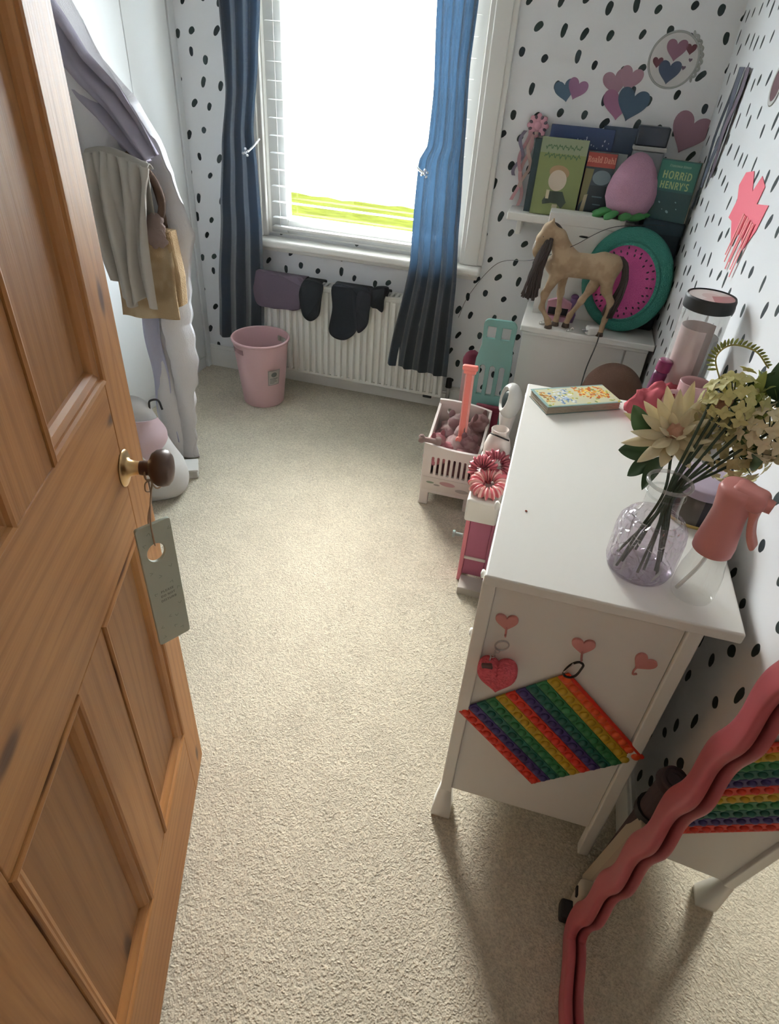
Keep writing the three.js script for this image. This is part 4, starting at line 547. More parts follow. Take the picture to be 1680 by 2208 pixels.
{
  const SY = 0.984;
  const green = ctex(512, 768, (g, W, Hh) => {
    g.fillStyle = '#7f8a58'; g.fillRect(0, 0, W, Hh); g.fillStyle = '#8a9478'; g.fillRect(0, 0, W, 150); g.strokeStyle = '#4d6a48'; g.lineWidth = 9; g.lineCap = 'round';
    for (let r = 0; r < 2; r++) { g.beginPath(); for (let x = 60; x < 450; x += 9) g.lineTo(x, 85 + r * 85 + 26 * Math.sin(x * 0.16 + r * 2) * Math.cos(x * 0.05 + r)); g.stroke(); }
    g.fillStyle = '#a98a68'; g.beginPath(); g.ellipse(255, 330, 110, 70, 0.1, 0, 7); g.fill(); g.fillStyle = '#cdbfae'; g.beginPath(); g.ellipse(250, 410, 100, 105, 0, 0, 7); g.fill();
    g.fillStyle = '#39463c'; g.beginPath(); g.moveTo(180, 520); g.lineTo(330, 515); g.lineTo(390, 620); g.lineTo(345, 690); g.lineTo(290, 640); g.lineTo(220, 640); g.lineTo(130, 660); g.lineTo(120, 625); g.closePath(); g.fill(); g.fillStyle = '#c9c2a6'; g.fillRect(150, 510, 36, 90); g.fillRect(240, 650, 60, 80);
  });
  book('green_picture_book', 'olive green picture book facing out at the left of the shelf', [-0.499, SY, 0.115], 0.176, 0.268, 0.016, green, 0, -0.05, undefined, [0.10, 0.14, 0.07]);
  book('dark_teal_book', 'dark teal book showing as a strip left of the green picture book', [-0.527, SY, 0.09], 0.172, 0.258, 0.022, [0.022, 0.045, 0.055], 0, -0.04, undefined, [0.022, 0.045, 0.055]);
  const red = ctex(256, 512, (g, W, Hh) => { g.fillStyle = '#3d4a50'; g.fillRect(0, 0, W, Hh); g.fillStyle = '#a3463c'; g.fillRect(0, 10, W, 105); g.fillStyle = '#d9a08a'; g.font = 'bold 52px serif'; g.textAlign = 'center'; g.save(); g.translate(128, 82); g.scale(0.86, 1.15); g.fillText('Roald Dahl', 0, 0); g.restore(); g.fillStyle = '#7e7a52'; g.beginPath(); g.moveTo(0, 130); g.lineTo(80, 130); g.lineTo(60, 330); g.lineTo(0, 420); g.fill(); g.fillStyle = '#7d8f95'; g.beginPath(); g.ellipse(160, 190, 80, 55, 0, 0, 7); g.fill(); g.fillStyle = '#242f36'; g.fillRect(70, 250, 186, 262); g.fillStyle = '#b5a98a'; g.beginPath(); g.moveTo(40, 330); g.lineTo(70, 320); g.lineTo(60, 470); g.lineTo(20, 500); g.fill(); g.fillStyle = '#5b7178'; g.fillRect(110, 330, 90, 10); g.fillRect(130, 390, 70, 8); });
  book('red_band_book', 'storybook with a red title band between the green book and pink plush', [-0.352, SY, 0.095], 0.108, 0.236, 0.018, red, 0, -0.05, undefined, [0.2, 0.05, 0.04]);
  book('pale_grey_book', 'pale grey book half hidden behind the pink plush', [-0.292, SY, 0.07], 0.06, 0.232, 0.012, [0.36, 0.42, 0.44], 0, -0.04, undefined, [0.36, 0.42, 0.44]);
  const navy = ctex(512, 384, (g, W, Hh) => { g.fillStyle = '#34466b'; g.fillRect(0, 0, W, Hh); g.fillStyle = '#c9cfdb'; for (let i = 0; i < 26; i++) { g.beginPath(); g.arc(rr(20, 490), rr(40, 90), rr(2, 5), 0, 7); g.fill(); } });
  book('blue_annual', 'wide blue starry annual standing behind the other books', [-0.445, SY, 0.04], 0.24, 0.305, 0.016, navy, 0, -0.03, undefined, [0.05, 0.07, 0.14]);
  book('navy_folder', 'flat navy folder behind the books beside the blue annual', [-0.29, SY, 0.022], 0.16, 0.315, 0.012, [0.04, 0.065, 0.11], 0, -0.02, undefined, [0.04, 0.065, 0.11]);
  const dk = thing('dark_tin', 'dark navy lidded tin with a pale rim behind the pink plush', 'tin', [-0.19, SY, 0.045]); obj('body', rbox(0.115, 0.25, 0.055, 0.008, 0, 0.125, 0), mat([0.30, 0.31, 0.33], 0.4), dk); obj('rim', rbox(0.122, 0.016, 0.062, 0.005, 0, 0.258, 0), mat([0.52, 0.52, 0.5], 0.4), dk); obj('lid', rbox(0.114, 0.065, 0.054, 0.006, 0, 0.298, 0), mat([0.025, 0.035, 0.05], 0.35), dk);
  const e = thing('pink_strawberry_plush', 'upside down pink strawberry plush with bright green leaves at its foot', 'plush', [-0.222, 1.018, 0.175]);
  obj('berry', lathe([[0, 0], [0.05, 0.004], [0.078, 0.025], [0.092, 0.06], [0.0925, 0.09], [0.082, 0.13], [0.062, 0.17], [0.04, 0.198], [0.02, 0.212], [0, 0.217]], 48).scale(1, 1, 0.72), fluff([0.58, 0.32, 0.44]), e).position.y = 0.006;
  for (let i = 0; i < 9; i++) { const a = i / 9 * 2 * PI; obj('leaf', mv(blob(0.04, 0.012, 0.024, 0.25, 2, i, 10), 0.072 * Math.cos(a) - 0.02, 0.014, 0.052 * Math.sin(a) + 0.01, 0, -a, 0.35), fluff([0.14, 0.52, 0.17]), e); }
  // ribboned paper flower at the left end
  const f = thing('paper_flower_garland', 'pink paper flower with trailing ribbons on the wall left of the books', 'garland', [-0.618, 1.276, 0.01]);
  const pk = mat([0.58, 0.30, 0.36], 0.8); for (let i = 0; i < 8; i++) { const a = i / 8 * 2 * PI; obj('petal', mv(ellipsoid(0.021, 0.013, 0.006, 0.022, 0, 0, 12, 8), 0, 0, 0.004, 0, 0, a), pk, f); obj('dot', mv(ellipsoid(0.0075, 0.0055, 0.004, 0.03, 0, 0.008, 10, 6), 0, 0, 0.0, 0, 0, a + 0.39), mat([0.12, 0.09, 0.12], 0.8), f); } obj('centre', ellipsoid(0.016, 0.016, 0.008, 0, 0, 0.006, 14, 8), pk, f);
  for (const [dx, ln, ph, c] of [[-0.02, 0.27, 0, [0.52, 0.30, 0.30]], [-0.035, 0.25, 1.4, [0.44, 0.24, 0.26]], [-0.008, 0.2, 2.4, [0.55, 0.40, 0.36]], [-0.045, 0.16, 3, [0.20, 0.17, 0.24]]]) obj('ribbon', sheet(3, 30, (u, v) => V(dx + 0.012 * Math.sin(v * 9 + ph) - 0.012 * v + (u - 0.5) * 0.014, -0.02 - ln * v, 0.008 + 0.006 * Math.sin(v * 13 + ph)), 0.0008), mat(c, 0.6), f);
}
{
  const bx0 = thing('dark_fabric_box', 'dark teal fabric storage box in the corner behind the watermelon cushion', 'box', [-0.082, CY, 0.13]); obj('box', rbox(0.145, 0.40, 0.21, 0.012, 0, 0.20, 0), cloth([0.022, 0.035, 0.045]), bx0); obj('lid', rbox(0.15, 0.05, 0.214, 0.01, 0, 0.385, 0), cloth([0.03, 0.048, 0.06]), bx0);
  const hh = ctex(512, 640, (g, W, Hh) => {
    g.fillStyle = '#1f4f4a'; g.fillRect(0, 0, W, Hh); g.fillStyle = '#2f6b5c'; g.fillRect(18, 14, W - 30, 290); g.textAlign = 'center'; g.fillStyle = '#a9c0a4'; g.font = 'italic 34px serif'; g.fillText('Francesca Simon', 262, 72);
    g.fillStyle = '#9fb07a'; g.font = 'bold 108px sans-serif'; g.save(); g.translate(256, 196); g.scale(0.95, 1.05); g.fillText('HORRiD', 0, 0); g.restore(); g.save(); g.translate(250, 300); g.scale(0.86, 1.0); g.fillText("HENRY'S", 0, 0); g.restore();
    g.fillStyle = '#173a3b'; g.fillRect(0, 330, W, Hh - 330); g.fillStyle = '#7e9a9a'; for (const [x, y, r] of [[120, 450, 14], [330, 430, 12], [250, 540, 22], [360, 500, 10], [180, 520, 8]]) { g.beginPath(); g.ellipse(x, y, r, r * 0.6, 0.5, 0, 7); g.fill(); }
  });
  book('teal_storybook', 'teal storybook with pale green block title standing against the right wall', [-0.082, CY + 0.41, 0.215], 0.142, 0.198, 0.016, hh, -0.42, -0.04, [0.5, 0.47, 0.38], [0.4, 0.36, 0.25]);
}
{ // watermelon cushion
  const t = thing('watermelon_cushion', 'round watermelon slice cushion, teal rim and pink seeded face', 'cushion', [-0.165, CY, 0.292], -0.22); t.rotation.x = -0.06;
  const R = 0.195; obj('rim', lathe([[0, -0.036], [0.10, -0.042], [0.16, -0.036], [0.186, -0.018], [R, 0], [0.19, 0.018], [0.172, 0.032], [0.15, 0.037], [0.142, 0.030], [0, 0.029]], 64).rotateX(PI / 2).scale(0.86, 1, 1).translate(0, R, 0), fluff([0.05, 0.25, 0.20]), t);
  obj('face', lathe([[0, 0.042], [0.06, 0.041], [0.115, 0.036], [0.136, 0.030], [0.138, 0.024]], 56).rotateX(PI / 2).scale(0.86, 1, 1).translate(-0.006, R - 0.004, 0), fluff([0.80, 0.13, 0.40]), t);
  const sd = []; for (const [r, n] of [[0.122, 26], [0.103, 22]]) for (let i = 0; i < n; i++) { const a = i / n * 2 * PI + rr(-0.06, 0.06), q = r + rr(-0.006, 0.006); sd.push(mv(ellipsoid(0.0055, 0.0032, 0.003, 0, 0, 0, 8, 6), q * Math.cos(a) * 0.86 - 0.006, R - 0.004 + q * Math.sin(a), 0.038 - (q - 0.1) * 0.12, 0, 0, a)); }
  const so = obj('seeds', sd, mat([0.06, 0.02, 0.05], 0.8), t); so.userData.kind = 'stuff';
  const pt = thing('pink_toy_house', 'small pink plastic toy house front behind the horse legs', 'toy', [-0.392, CY, 0.268]); const sh = poly([[-0.048, 0], [0.048, 0], [0.048, 0.078], [0, 0.098], [-0.048, 0.078]]); for (const x of [-0.024, 0.022]) { const hp = new THREE.Path(); hp.moveTo(x - 0.016, 0.022); hp.lineTo(x + 0.016, 0.022); hp.lineTo(x + 0.016, 0.056); hp.lineTo(x - 0.016, 0.056); sh.holes.push(hp); }
  obj('frame', ext(sh, 0.02, 0.002).translate(0, 0, 0), mat([0.52, 0.26, 0.34], 0.45), pt); obj('dark_back', bx(-0.044, 0.044, 0.016, 0.062, -0.004, 0.002), mat([0.02, 0.02, 0.03], 0.5), pt);
  const pl = thing('purple_figure', 'tiny purple toy figure standing behind the horse belly', 'toy', [-0.338, CY, 0.268]); obj('body', lathe([[0, 0], [0.014, 0], [0.018, 0.03], [0.010, 0.06], [0.012, 0.075], [0.015, 0.09], [0.009, 0.105], [0, 0.108]], 20), mat([0.16, 0.08, 0.2], 0.5), pl); obj('hair', ellipsoid(0.016, 0.012, 0.016, 0, 0.1, -0.003, 14, 10), mat([0.1, 0.04, 0.12], 0.7), pl);
}
{ // toy horse
  const hx = -0.36, hz = 0.36, t = thing('toy_horse', 'tan toy horse with a dark mane, lowered head and a white blaze', 'toy', [hx, CY, hz]);
  const Y = CY, bones = [
    [[-0.268, 0.872, 0], [-0.40, 0.868, 0], 0.046, 0.045], [[-0.268, 0.884, 0], [-0.238, 0.886, 0], 0.045, 0.040], [[-0.41, 0.88, 0], [-0.445, 0.858, 0], 0.045, 0.034],
    [[-0.415, 0.895, 0], [-0.452, 0.958, 0], 0.043, 0.029], [[-0.452, 0.958, 0], [-0.486, 0.982, 0], 0.029, 0.023], [[-0.489, 0.978, 0], [-0.507, 0.945, 0], 0.024, 0.021], [[-0.507, 0.945, 0], [-0.519, 0.898, 0], 0.020, 0.013], [[-0.518, 0.9, 0], [-0.516, 0.886, 0], 0.013, 0.011],
    // near fore lifted, far fore straight
    [[-0.425, 0.84, 0.018], [-0.457, 0.752, 0.022], 0.025, 0.0125], [[-0.457, 0.752, 0.022], [-0.459, 0.70, 0.022], 0.0125, 0.0085], [[-0.459, 0.70, 0.022], [-0.424, 0.652, 0.022], 0.0085, 0.009], [[-0.424, 0.652, 0.022], [-0.418, 0.634, 0.022], 0.010, 0.013],
    [[-0.405, 0.84, -0.018], [-0.399, 0.755, -0.02], 0.023, 0.0115], [[-0.399, 0.755, -0.02], [-0.392, 0.685, -0.02], 0.0115, 0.0085], [[-0.392, 0.685, -0.02], [-0.394, 0.634, -0.02], 0.009, 0.013],
    [[-0.262, 0.862, -0.016], [-0.288, 0.79, -0.02], 0.033, 0.017], [[-0.288, 0.79, -0.02], [-0.314, 0.736, -0.02], 0.016, 0.0105], [[-0.314, 0.736, -0.02], [-0.345, 0.672, -0.02], 0.0105, 0.0085], [[-0.345, 0.672, -0.02], [-0.352, 0.636, -0.02], 0.0085, 0.012],
    [[-0.246, 0.868, 0.016], [-0.236, 0.80, 0.02], 0.036, 0.019], [[-0.236, 0.80, 0.02], [-0.208, 0.756, 0.02], 0.018, 0.011], [[-0.208, 0.756, 0.02], [-0.213, 0.69, 0.02], 0.011, 0.0085], [[-0.213, 0.69, 0.02], [-0.219, 0.634, 0.02], 0.0085, 0.0125],
    [[-0.483, 0.997, 0.011], [-0.480, 1.016, 0.014], 0.007, 0.003], [[-0.483, 0.997, -0.011], [-0.480, 1.016, -0.014], 0.007, 0.003]];
  const g = sdfMesh(hx, 0.82, 0, 0.215, 150, (x, y, z) => { let d = 9; for (const b of bones) d = smin(d, cap(x, y, z, b[0], b[1], b[2], b[3]), 0.016); return Math.max(d, Y + 0.0015 - y); });
  const hm = mat(0xffffff, 0.7, { map: blotch([0.33, 0.22, 0.125], [0.41, 0.29, 0.175], 6, 31), bumpMap: fluffBump, bumpScale: 0.0008 });
  obj('body', g.translate(-hx, -Y, 0), hm, t);
  const dark = mat([0.045, 0.032, 0.028], 0.75), hair = (pts, n, sp, r) => merge(Array.from({ length: n }, () => { const o = V(rr(-1, 1) * sp, rr(-1, 1) * sp * 0.3, rr(-1, 1) * sp * 0.9), w = rr(0, 6); return tube(pts.map(([x, y, z], i) => V(x - hx + o.x * (0.3 + 0.25 * i) + 0.003 * Math.sin(w + i * 2), y - Y + o.y, z + o.z * (0.4 + 0.2 * i))), r, 14, 5); }));
  obj('mane', merge([hair([[-0.484, 0.945, 0.022], [-0.492, 0.915, 0.030], [-0.502, 0.87, 0.034], [-0.507, 0.82, 0.034], [-0.510, 0.775, 0.032], [-0.514, 0.735, 0.03]], 34, 0.019, 0.0034), hair([[-0.474, 0.955, 0.026], [-0.480, 0.92, 0.034], [-0.490, 0.87, 0.036], [-0.497, 0.82, 0.034], [-0.503, 0.77, 0.03]], 22, 0.014, 0.0034), tube([[-0.49, 1.004, 0], [-0.462, 0.998, 0], [-0.432, 0.968, 0], [-0.412, 0.94, 0]].map(([x, y, z]) => V(x - hx, y - Y, z)), 0.0065, 20, 8)]), dark, t);
  obj('tail', merge([hair([[-0.214, 0.916, 0], [-0.196, 0.90, 0.004], [-0.182, 0.85, 0.01], [-0.186, 0.79, 0.014], [-0.20, 0.74, 0.016], [-0.208, 0.70, 0.016]], 30, 0.013, 0.0036)]), dark, t);
  obj('blaze', mv(ellipsoid(0.0045, 0.036, 0.006, 0, 0, 0, 10, 12), -0.5265 - hx, 0.938 - Y, 0.004, 0, 0, -0.27), mat([0.8, 0.78, 0.74], 0.6), t); for (const s of [-1, 1]) obj('eye', ellipsoid(0.004, 0.0048, 0.0025, -0.504 - hx, 0.957 - Y, s * 0.0215, 10, 8), M.black, t);
  for (const [x, z] of [[-0.418, 0.022], [-0.394, -0.02], [-0.352, -0.02], [-0.219, 0.02]]) obj('hoof', lathe([[0, 0], [0.0155, 0], [0.0125, 0.017], [0, 0.018]], 18).translate(x - hx, 0.001, z), mat([0.09, 0.06, 0.045], 0.6), t);
}
{ // bits on the cabinet and the cables
  const p = thing('white_charger_plug', 'white charger plug lying on the cabinet edge with a thin grey cable', 'charger', [-0.243, CY, 0.378], 0.5); obj('body', rbox(0.062, 0.036, 0.034, 0.009, 0, 0.019, 0), M.plug, p); obj('socket_end', rbox(0.012, 0.02, 0.02, 0.003, 0.033, 0.02, 0), M.black, p); for (const z of [-0.008, 0.008]) obj('pin', rbox(0.018, 0.006, 0.004, 0.001, -0.039, 0.02, z), M.steel, p);
  const c = thing('charger_cable', 'thin grey cable running from the white plug down to the desk edge', 'cable', [-0.225, CY, 0.39]); obj('cable', tube([[0.005, 0.018, -0.005], [0.004, -0.01, 0.02], [-0.018, -0.10, 0.10], [-0.04, -0.14, 0.45], [-0.058, 0.02, 0.80], [-0.062, 0.155, 0.913]], 0.0026, 60, 7), mat([0.05, 0.06, 0.06], 0.5), c);
  const w = thing('white_lead', 'short white lead hanging beside the pink pouch beyond the desk', 'cable', [-0.17, TY, 1.33]); obj('cable', tube([[-0.02, 0.003, 0.0], [0.01, 0.004, -0.012], [0.025, 0.03, -0.04], [0.05, 0.06, -0.06], [0.075, 0.10, -0.10], [0.10, 0.12, -0.18]], 0.003, 30, 7), M.plug, w);
  for (const [lab, x, z, s] of [['tiny white plastic toy piece by the horse fore hoof', -0.448, 0.345, 1], ['tiny white plastic strip near the horse hind hoof', -0.335, 0.382, 1.5]]) { const q = thing('plastic_toy_piece', lab, 'toy', [x, CY, z], 0.6); obj('piece', merge([rbox(0.012 * s, 0.006, 0.007, 0.002, 0, 0.003, 0), mv(new THREE.TorusGeometry(0.006, 0.002, 8, 18), 0.008 * s, 0.008, 0), mv(new THREE.TorusGeometry(0.005, 0.002, 8, 18), -0.006 * s, 0.007, 0.003)]), M.plug, q); }
  const s = thing('string_wire', 'fine dark wire strung along the wall past the horse', 'wire', [-0.5, 0.9, 0.02]); obj('wire', tube([[-0.33, -0.42, 0.0], [-0.30, -0.32, 0.01], [-0.20, -0.16, 0.02], [-0.02, -0.04, 0.30], [0.10, 0.035, 0.36], [0.22, 0.115, 0.36], [0.34, 0.14, 0.36], [0.41, 0.135, 0.3]], 0.0011, 80, 6), M.black, s);
}
{ // brown plush and rucksack between desk and cabinet
  const t = thing('brown_plush_bear', 'large brown plush toy slumped between the desk and the cabinet', 'plush', [-0.17, 0, 0.66]);
  const g = sdfMesh(0, 0.33, 0, 0.40, 80, (x, y, z) => { let d = cap(x, y, z, [0, 0.14, 0], [0, 0.33, 0], 0.125, 0.10); d = smin(d, cap(x, y, z, [0.01, 0.46, 0.02], [0.02, 0.53, 0.02], 0.115, 0.105), 0.06); d = smin(d, cap(x, y, z, [-0.07, 0.40, 0.02], [-0.12, 0.26, 0.10], 0.05, 0.045), 0.04); d = smin(d, cap(x, y, z, [0.08, 0.38, 0.02], [0.12, 0.24, 0.08], 0.05, 0.045), 0.04); for (const s of [-1, 1]) d = smin(d, cap(x, y, z, [s * 0.07, 0.08, 0.05], [s * 0.09, 0.062, 0.17], 0.06, 0.055), 0.04); return Math.max(d, 0.004 - y); });
  obj('body', g, fluff([0.13, 0.06, 0.035]), t); obj('scarf', mv(new THREE.TorusGeometry(0.115, 0.02, 10, 40).rotateX(PI / 2), 0.005, 0.39, 0.01), cloth([0.20, 0.10, 0.07]), t);
  const r = thing('dark_rucksack', 'dark brown rucksack in the shadowed corner behind the tall jar', 'bag', [-0.058, 0, 0.86]); const bg = blob(0.05, 0.26, 0.15, 0.12, 1.4, 3, 20); obj('body', bg.translate(0, 0.265, 0), cloth([0.05, 0.04, 0.035]), r); obj('pocket', mv(blob(0.03, 0.11, 0.10, 0.12, 1.6, 5, 14), -0.04, 0.2, 0.01), cloth([0.07, 0.05, 0.04]), r); obj('strap', tube([[0, 0.51, -0.05], [0, 0.56, 0], [0, 0.51, 0.05]], 0.008, 18, 8), cloth([0.04, 0.03, 0.03]), r);
}

// ---------- wall stickers ----------
{
  const st = (label, x, y, s, cols) => { const t = thing('heart_sticker', label, 'wall sticker', [x, y, 0.0004]); cols.forEach(([dx, dy, k, c, rz], i) => { const h = obj('heart', ext(heart(s * k), 0.0008, 0), mat(c, 0.7), t, [dx, dy, i * 0.001]); h.rotation.z = rz; }); return t; };
  st('small blue and mauve pair of heart stickers high beside the window', -0.519, 1.40, 0.075, [[-0.022, -0.004, 1, [0.07, 0.12, 0.18], 0.3], [0.02, 0.004, 0.95, [0.30, 0.15, 0.26], -0.25]]);
  st('larger cluster of mauve and navy heart stickers above the books', -0.335, 1.40, 0.10, [[-0.03, 0.035, 0.85, [0.33, 0.19, 0.24], 0.3], [0.018, 0.05, 0.8, [0.36, 0.21, 0.26], -0.2], [-0.005, -0.03, 1.05, [0.30, 0.13, 0.22], 0.1], [0.045, -0.028, 1.1, [0.05, 0.09, 0.14], -0.15]]);
  st('big single mauve heart sticker above the teal storybook', -0.062, 1.30, 0.125, [[0, 0, 1.1, [0.34, 0.19, 0.24], -0.25]]);
  const w = thing('wreath_sticker', 'round leafy wreath sticker with dark red hearts high on the window wall', 'wall sticker', [-0.185, 1.515, 0.0004]);
  obj('disc', ext((() => { const s = new THREE.Shape(); s.absellipse(0, 0, 0.083, 0.083, 0, 2 * PI); return s; })(), 0.0006), mat([0.66, 0.65, 0.64], 0.8), w);
  obj('ring', mv(new THREE.TorusGeometry(0.083, 0.0035, 6, 60).scale(1, 1, 0.2), 0, 0, 0.001), mat([0.40, 0.41, 0.40], 0.8), w);
  for (let i = 0; i < 16; i++) { const a = -0.6 + i * 0.11; obj('leaf', mv(ellipsoid(0.009, 0.0045, 0.0008, 0, 0, 0, 10, 6), 0.092 * Math.cos(a), 0.092 * Math.sin(a), 0.001, 0, 0, a + (i % 2 ? 0.8 : -0.8)), mat([0.36, 0.37, 0.36], 0.8), w); }
  for (const [x, y, s, c] of [[-0.052, -0.01, 0.034, [0.14, 0.045, 0.06]], [0.048, 0.035, 0.034, [0.14, 0.045, 0.06]], [0.04, -0.02, 0.014, [0.12, 0.08, 0.12]], [0.056, 0.004, 0.012, [0.12, 0.08, 0.12]], [-0.005, -0.035, 0.075, [0.06, 0.08, 0.13]], [0.0, 0.03, 0.068, [0.26, 0.13, 0.18]]]) obj('heart', ext(heart(s), 0.0007), mat(c, 0.8), w, [x, y, 0.0008]);
  // right wall
  const p = thing('pink_paper_cutout', 'fluorescent pink zigzag paper cut-out taped to the right wall', 'paper decoration', [-0.001, 1.2, 1.0], -PI / 2);
  const pts = [[-0.14, 0.085], [-0.06, 0.098], [0.0, 0.06], [0.04, 0.10], [0.10, 0.085], [0.085, 0.045], [0.19, 0.06], [0.165, 0.0], [0.12, -0.045], [0.10, -0.06], [0.05, -0.03], [0.01, -0.04], [-0.02, -0.075], [-0.06, -0.055], [-0.11, -0.03], [-0.16, -0.03], [-0.13, 0.02], [-0.17, 0.05]];
  obj('paper', ext(poly(pts), 0.0012), mat([0.86, 0.16, 0.22], 0.7), p);
  for (let i = 0; i < 6; i++) { const x = 0.0 + i * 0.026; obj('fringe', ext(poly([[x, 0.01], [x + 0.013, 0.01], [x - 0.028, -0.10 - 0.012 * (i % 3)], [x - 0.036, -0.10 - 0.012 * (i % 3)]]), 0.001).translate(0, 0, 0.003 + 0.002 * (i % 2)), mat([0.84, 0.24, 0.26], 0.7), p); }
  const d = thing('dark_ribbon_streamer', 'long dark ribbon streamer hanging in the right hand corner', 'streamer', [-0.004, 1.35, 0.36], -PI / 2); for (const [x, w2, l, c] of [[-0.05, 0.05, 0.42, [0.03, 0.04, 0.06]], [0.02, 0.07, 0.34, [0.10, 0.11, 0.15]], [0.085, 0.06, 0.30, [0.17, 0.13, 0.17]]]) obj('ribbon', sheet(3, 24, (u, v) => V(x + (u - 0.5) * w2 * (1 - 0.4 * v) - 0.05 * v, 0.16 - l * v, 0.006 + 0.004 * Math.sin(v * 8 + x * 40)), 0.001), mat(c, 0.6), d);
  const b = thing('maroon_badge', 'round dark maroon sticker at the edge of the right wall', 'wall sticker', [-0.001, 1.481, 0.85], -PI / 2); obj('disc', ext((() => { const s = new THREE.Shape(); s.absellipse(0, 0, 0.05, 0.04, 0, 2 * PI); return s; })(), 0.001), mat([0.13, 0.05, 0.06], 0.7), b); obj('edge', mv(new THREE.TorusGeometry(0.045, 0.006, 6, 40).scale(1.1, 0.95, 0.1), 0, 0, 0.001), mat([0.6, 0.58, 0.56], 0.7), b);
}

// ---------- toys along the desk ----------
{
  const D = [-0.672, 0, 0.735], t = thing('toy_cot', 'white plastic dolls cot with slotted front full of pink toys', 'toy cot', D), wp = mat([0.74, 0.69, 0.66], 0.4);
  const L = (x0, x1, y0, y1, z0, z1, r = 0.004) => bx(x0 - D[0], x1 - D[0], y0, y1, z0 - D[2], z1 - D[2], r);
  const front = new THREE.Shape(); const fw = 0.107; front.moveTo(-fw, 0.06); front.lineTo(fw, 0.06); front.lineTo(fw, 0.272); front.quadraticCurveTo(0, 0.262, -fw, 0.285); front.closePath();
  for (let i = 0; i < 8; i++) { const x = -0.068 + i * 0.021, h = new THREE.Path(); h.moveTo(x - 0.0048, 0.15); h.lineTo(x + 0.0048, 0.15); h.lineTo(x + 0.0048, 0.225); h.quadraticCurveTo(x, 0.232, x - 0.0048, 0.225); front.holes.push(h); }
  obj('front_panel', ext(front, 0.010, 0.0015).translate(0, 0, 0.12), wp, t);
  const head = new THREE.Shape(); head.moveTo(-0.107, 0.06); head.lineTo(0.107, 0.06); head.lineTo(0.107, 0.33); head.quadraticCurveTo(0, 0.356, -0.107, 0.345); head.closePath(); const hh = new THREE.Path(); hh.absellipse(-0.062, 0.30, 0.009, 0.011, 0, 2 * PI); head.holes.push(hh); obj('headboard', ext(head, 0.010, 0.0015).translate(0, 0, -0.135), wp, t);
  for (const s of [-1, 1]) { const sd = poly([[-0.13, 0.06], [0.13, 0.06], [0.13, 0.28], [0.05, 0.27], [-0.13, 0.33]]); const h2 = new THREE.Path(); h2.moveTo(-0.08, 0.13); h2.lineTo(0.08, 0.13); h2.lineTo(0.06, 0.21); h2.lineTo(-0.08, 0.23); if (s > 0) sd.holes.push(h2); obj('side_panel', ext(sd, 0.008, 0.001).rotateY(-PI / 2).translate(s * 0.103 + 0.004, 0, 0), wp, t); for (const z of [-0.118, 0.117]) obj('leg', bx(s * 0.09 - 0.018, s * 0.09 + 0.018, 0, 0.075, z - 0.014, z + 0.014, 0.004), wp, t); }
  obj('base', L(-0.77, -0.574, 0.085, 0.097, 0.605, 0.865), wp, t);
  const pr = ctex(256, 128, (g, W, Hh) => { g.fillStyle = '#d9d2cb'; g.fillRect(0, 0, W, Hh); g.fillStyle = '#b88f8f'; g.beginPath(); g.ellipse(128, 42, 40, 20, 0.1, 0, 7); g.fill(); g.fillStyle = '#8a9a86'; g.beginPath(); g.ellipse(40, 50, 20, 10, 0, 0, 7); g.fill(); g.fillStyle = '#a8a19c'; g.beginPath(); g.ellipse(205, 84, 34, 18, 0, 0, 7); g.fill(); g.fillStyle = '#9b9690'; g.beginPath(); g.ellipse(75, 66, 16, 8, 0, 0, 7); g.fill(); });
  obj('printed_band', box(0.20, 0.062, 0.001, 0, 0.105, 0.1325), mat(0xffffff, 0.45, { map: pr }), t).geometry.attributes.uv.needsUpdate = true; { const g = t.children[t.children.length - 1].geometry, p = g.attributes.position, uv = g.attributes.uv; for (let i = 0; i < uv.count; i++) uv.setXY(i, p.getX(i) / 0.2 + 0.5, (p.getY(i) - 0.105) / 0.062 + 0.5); }
}
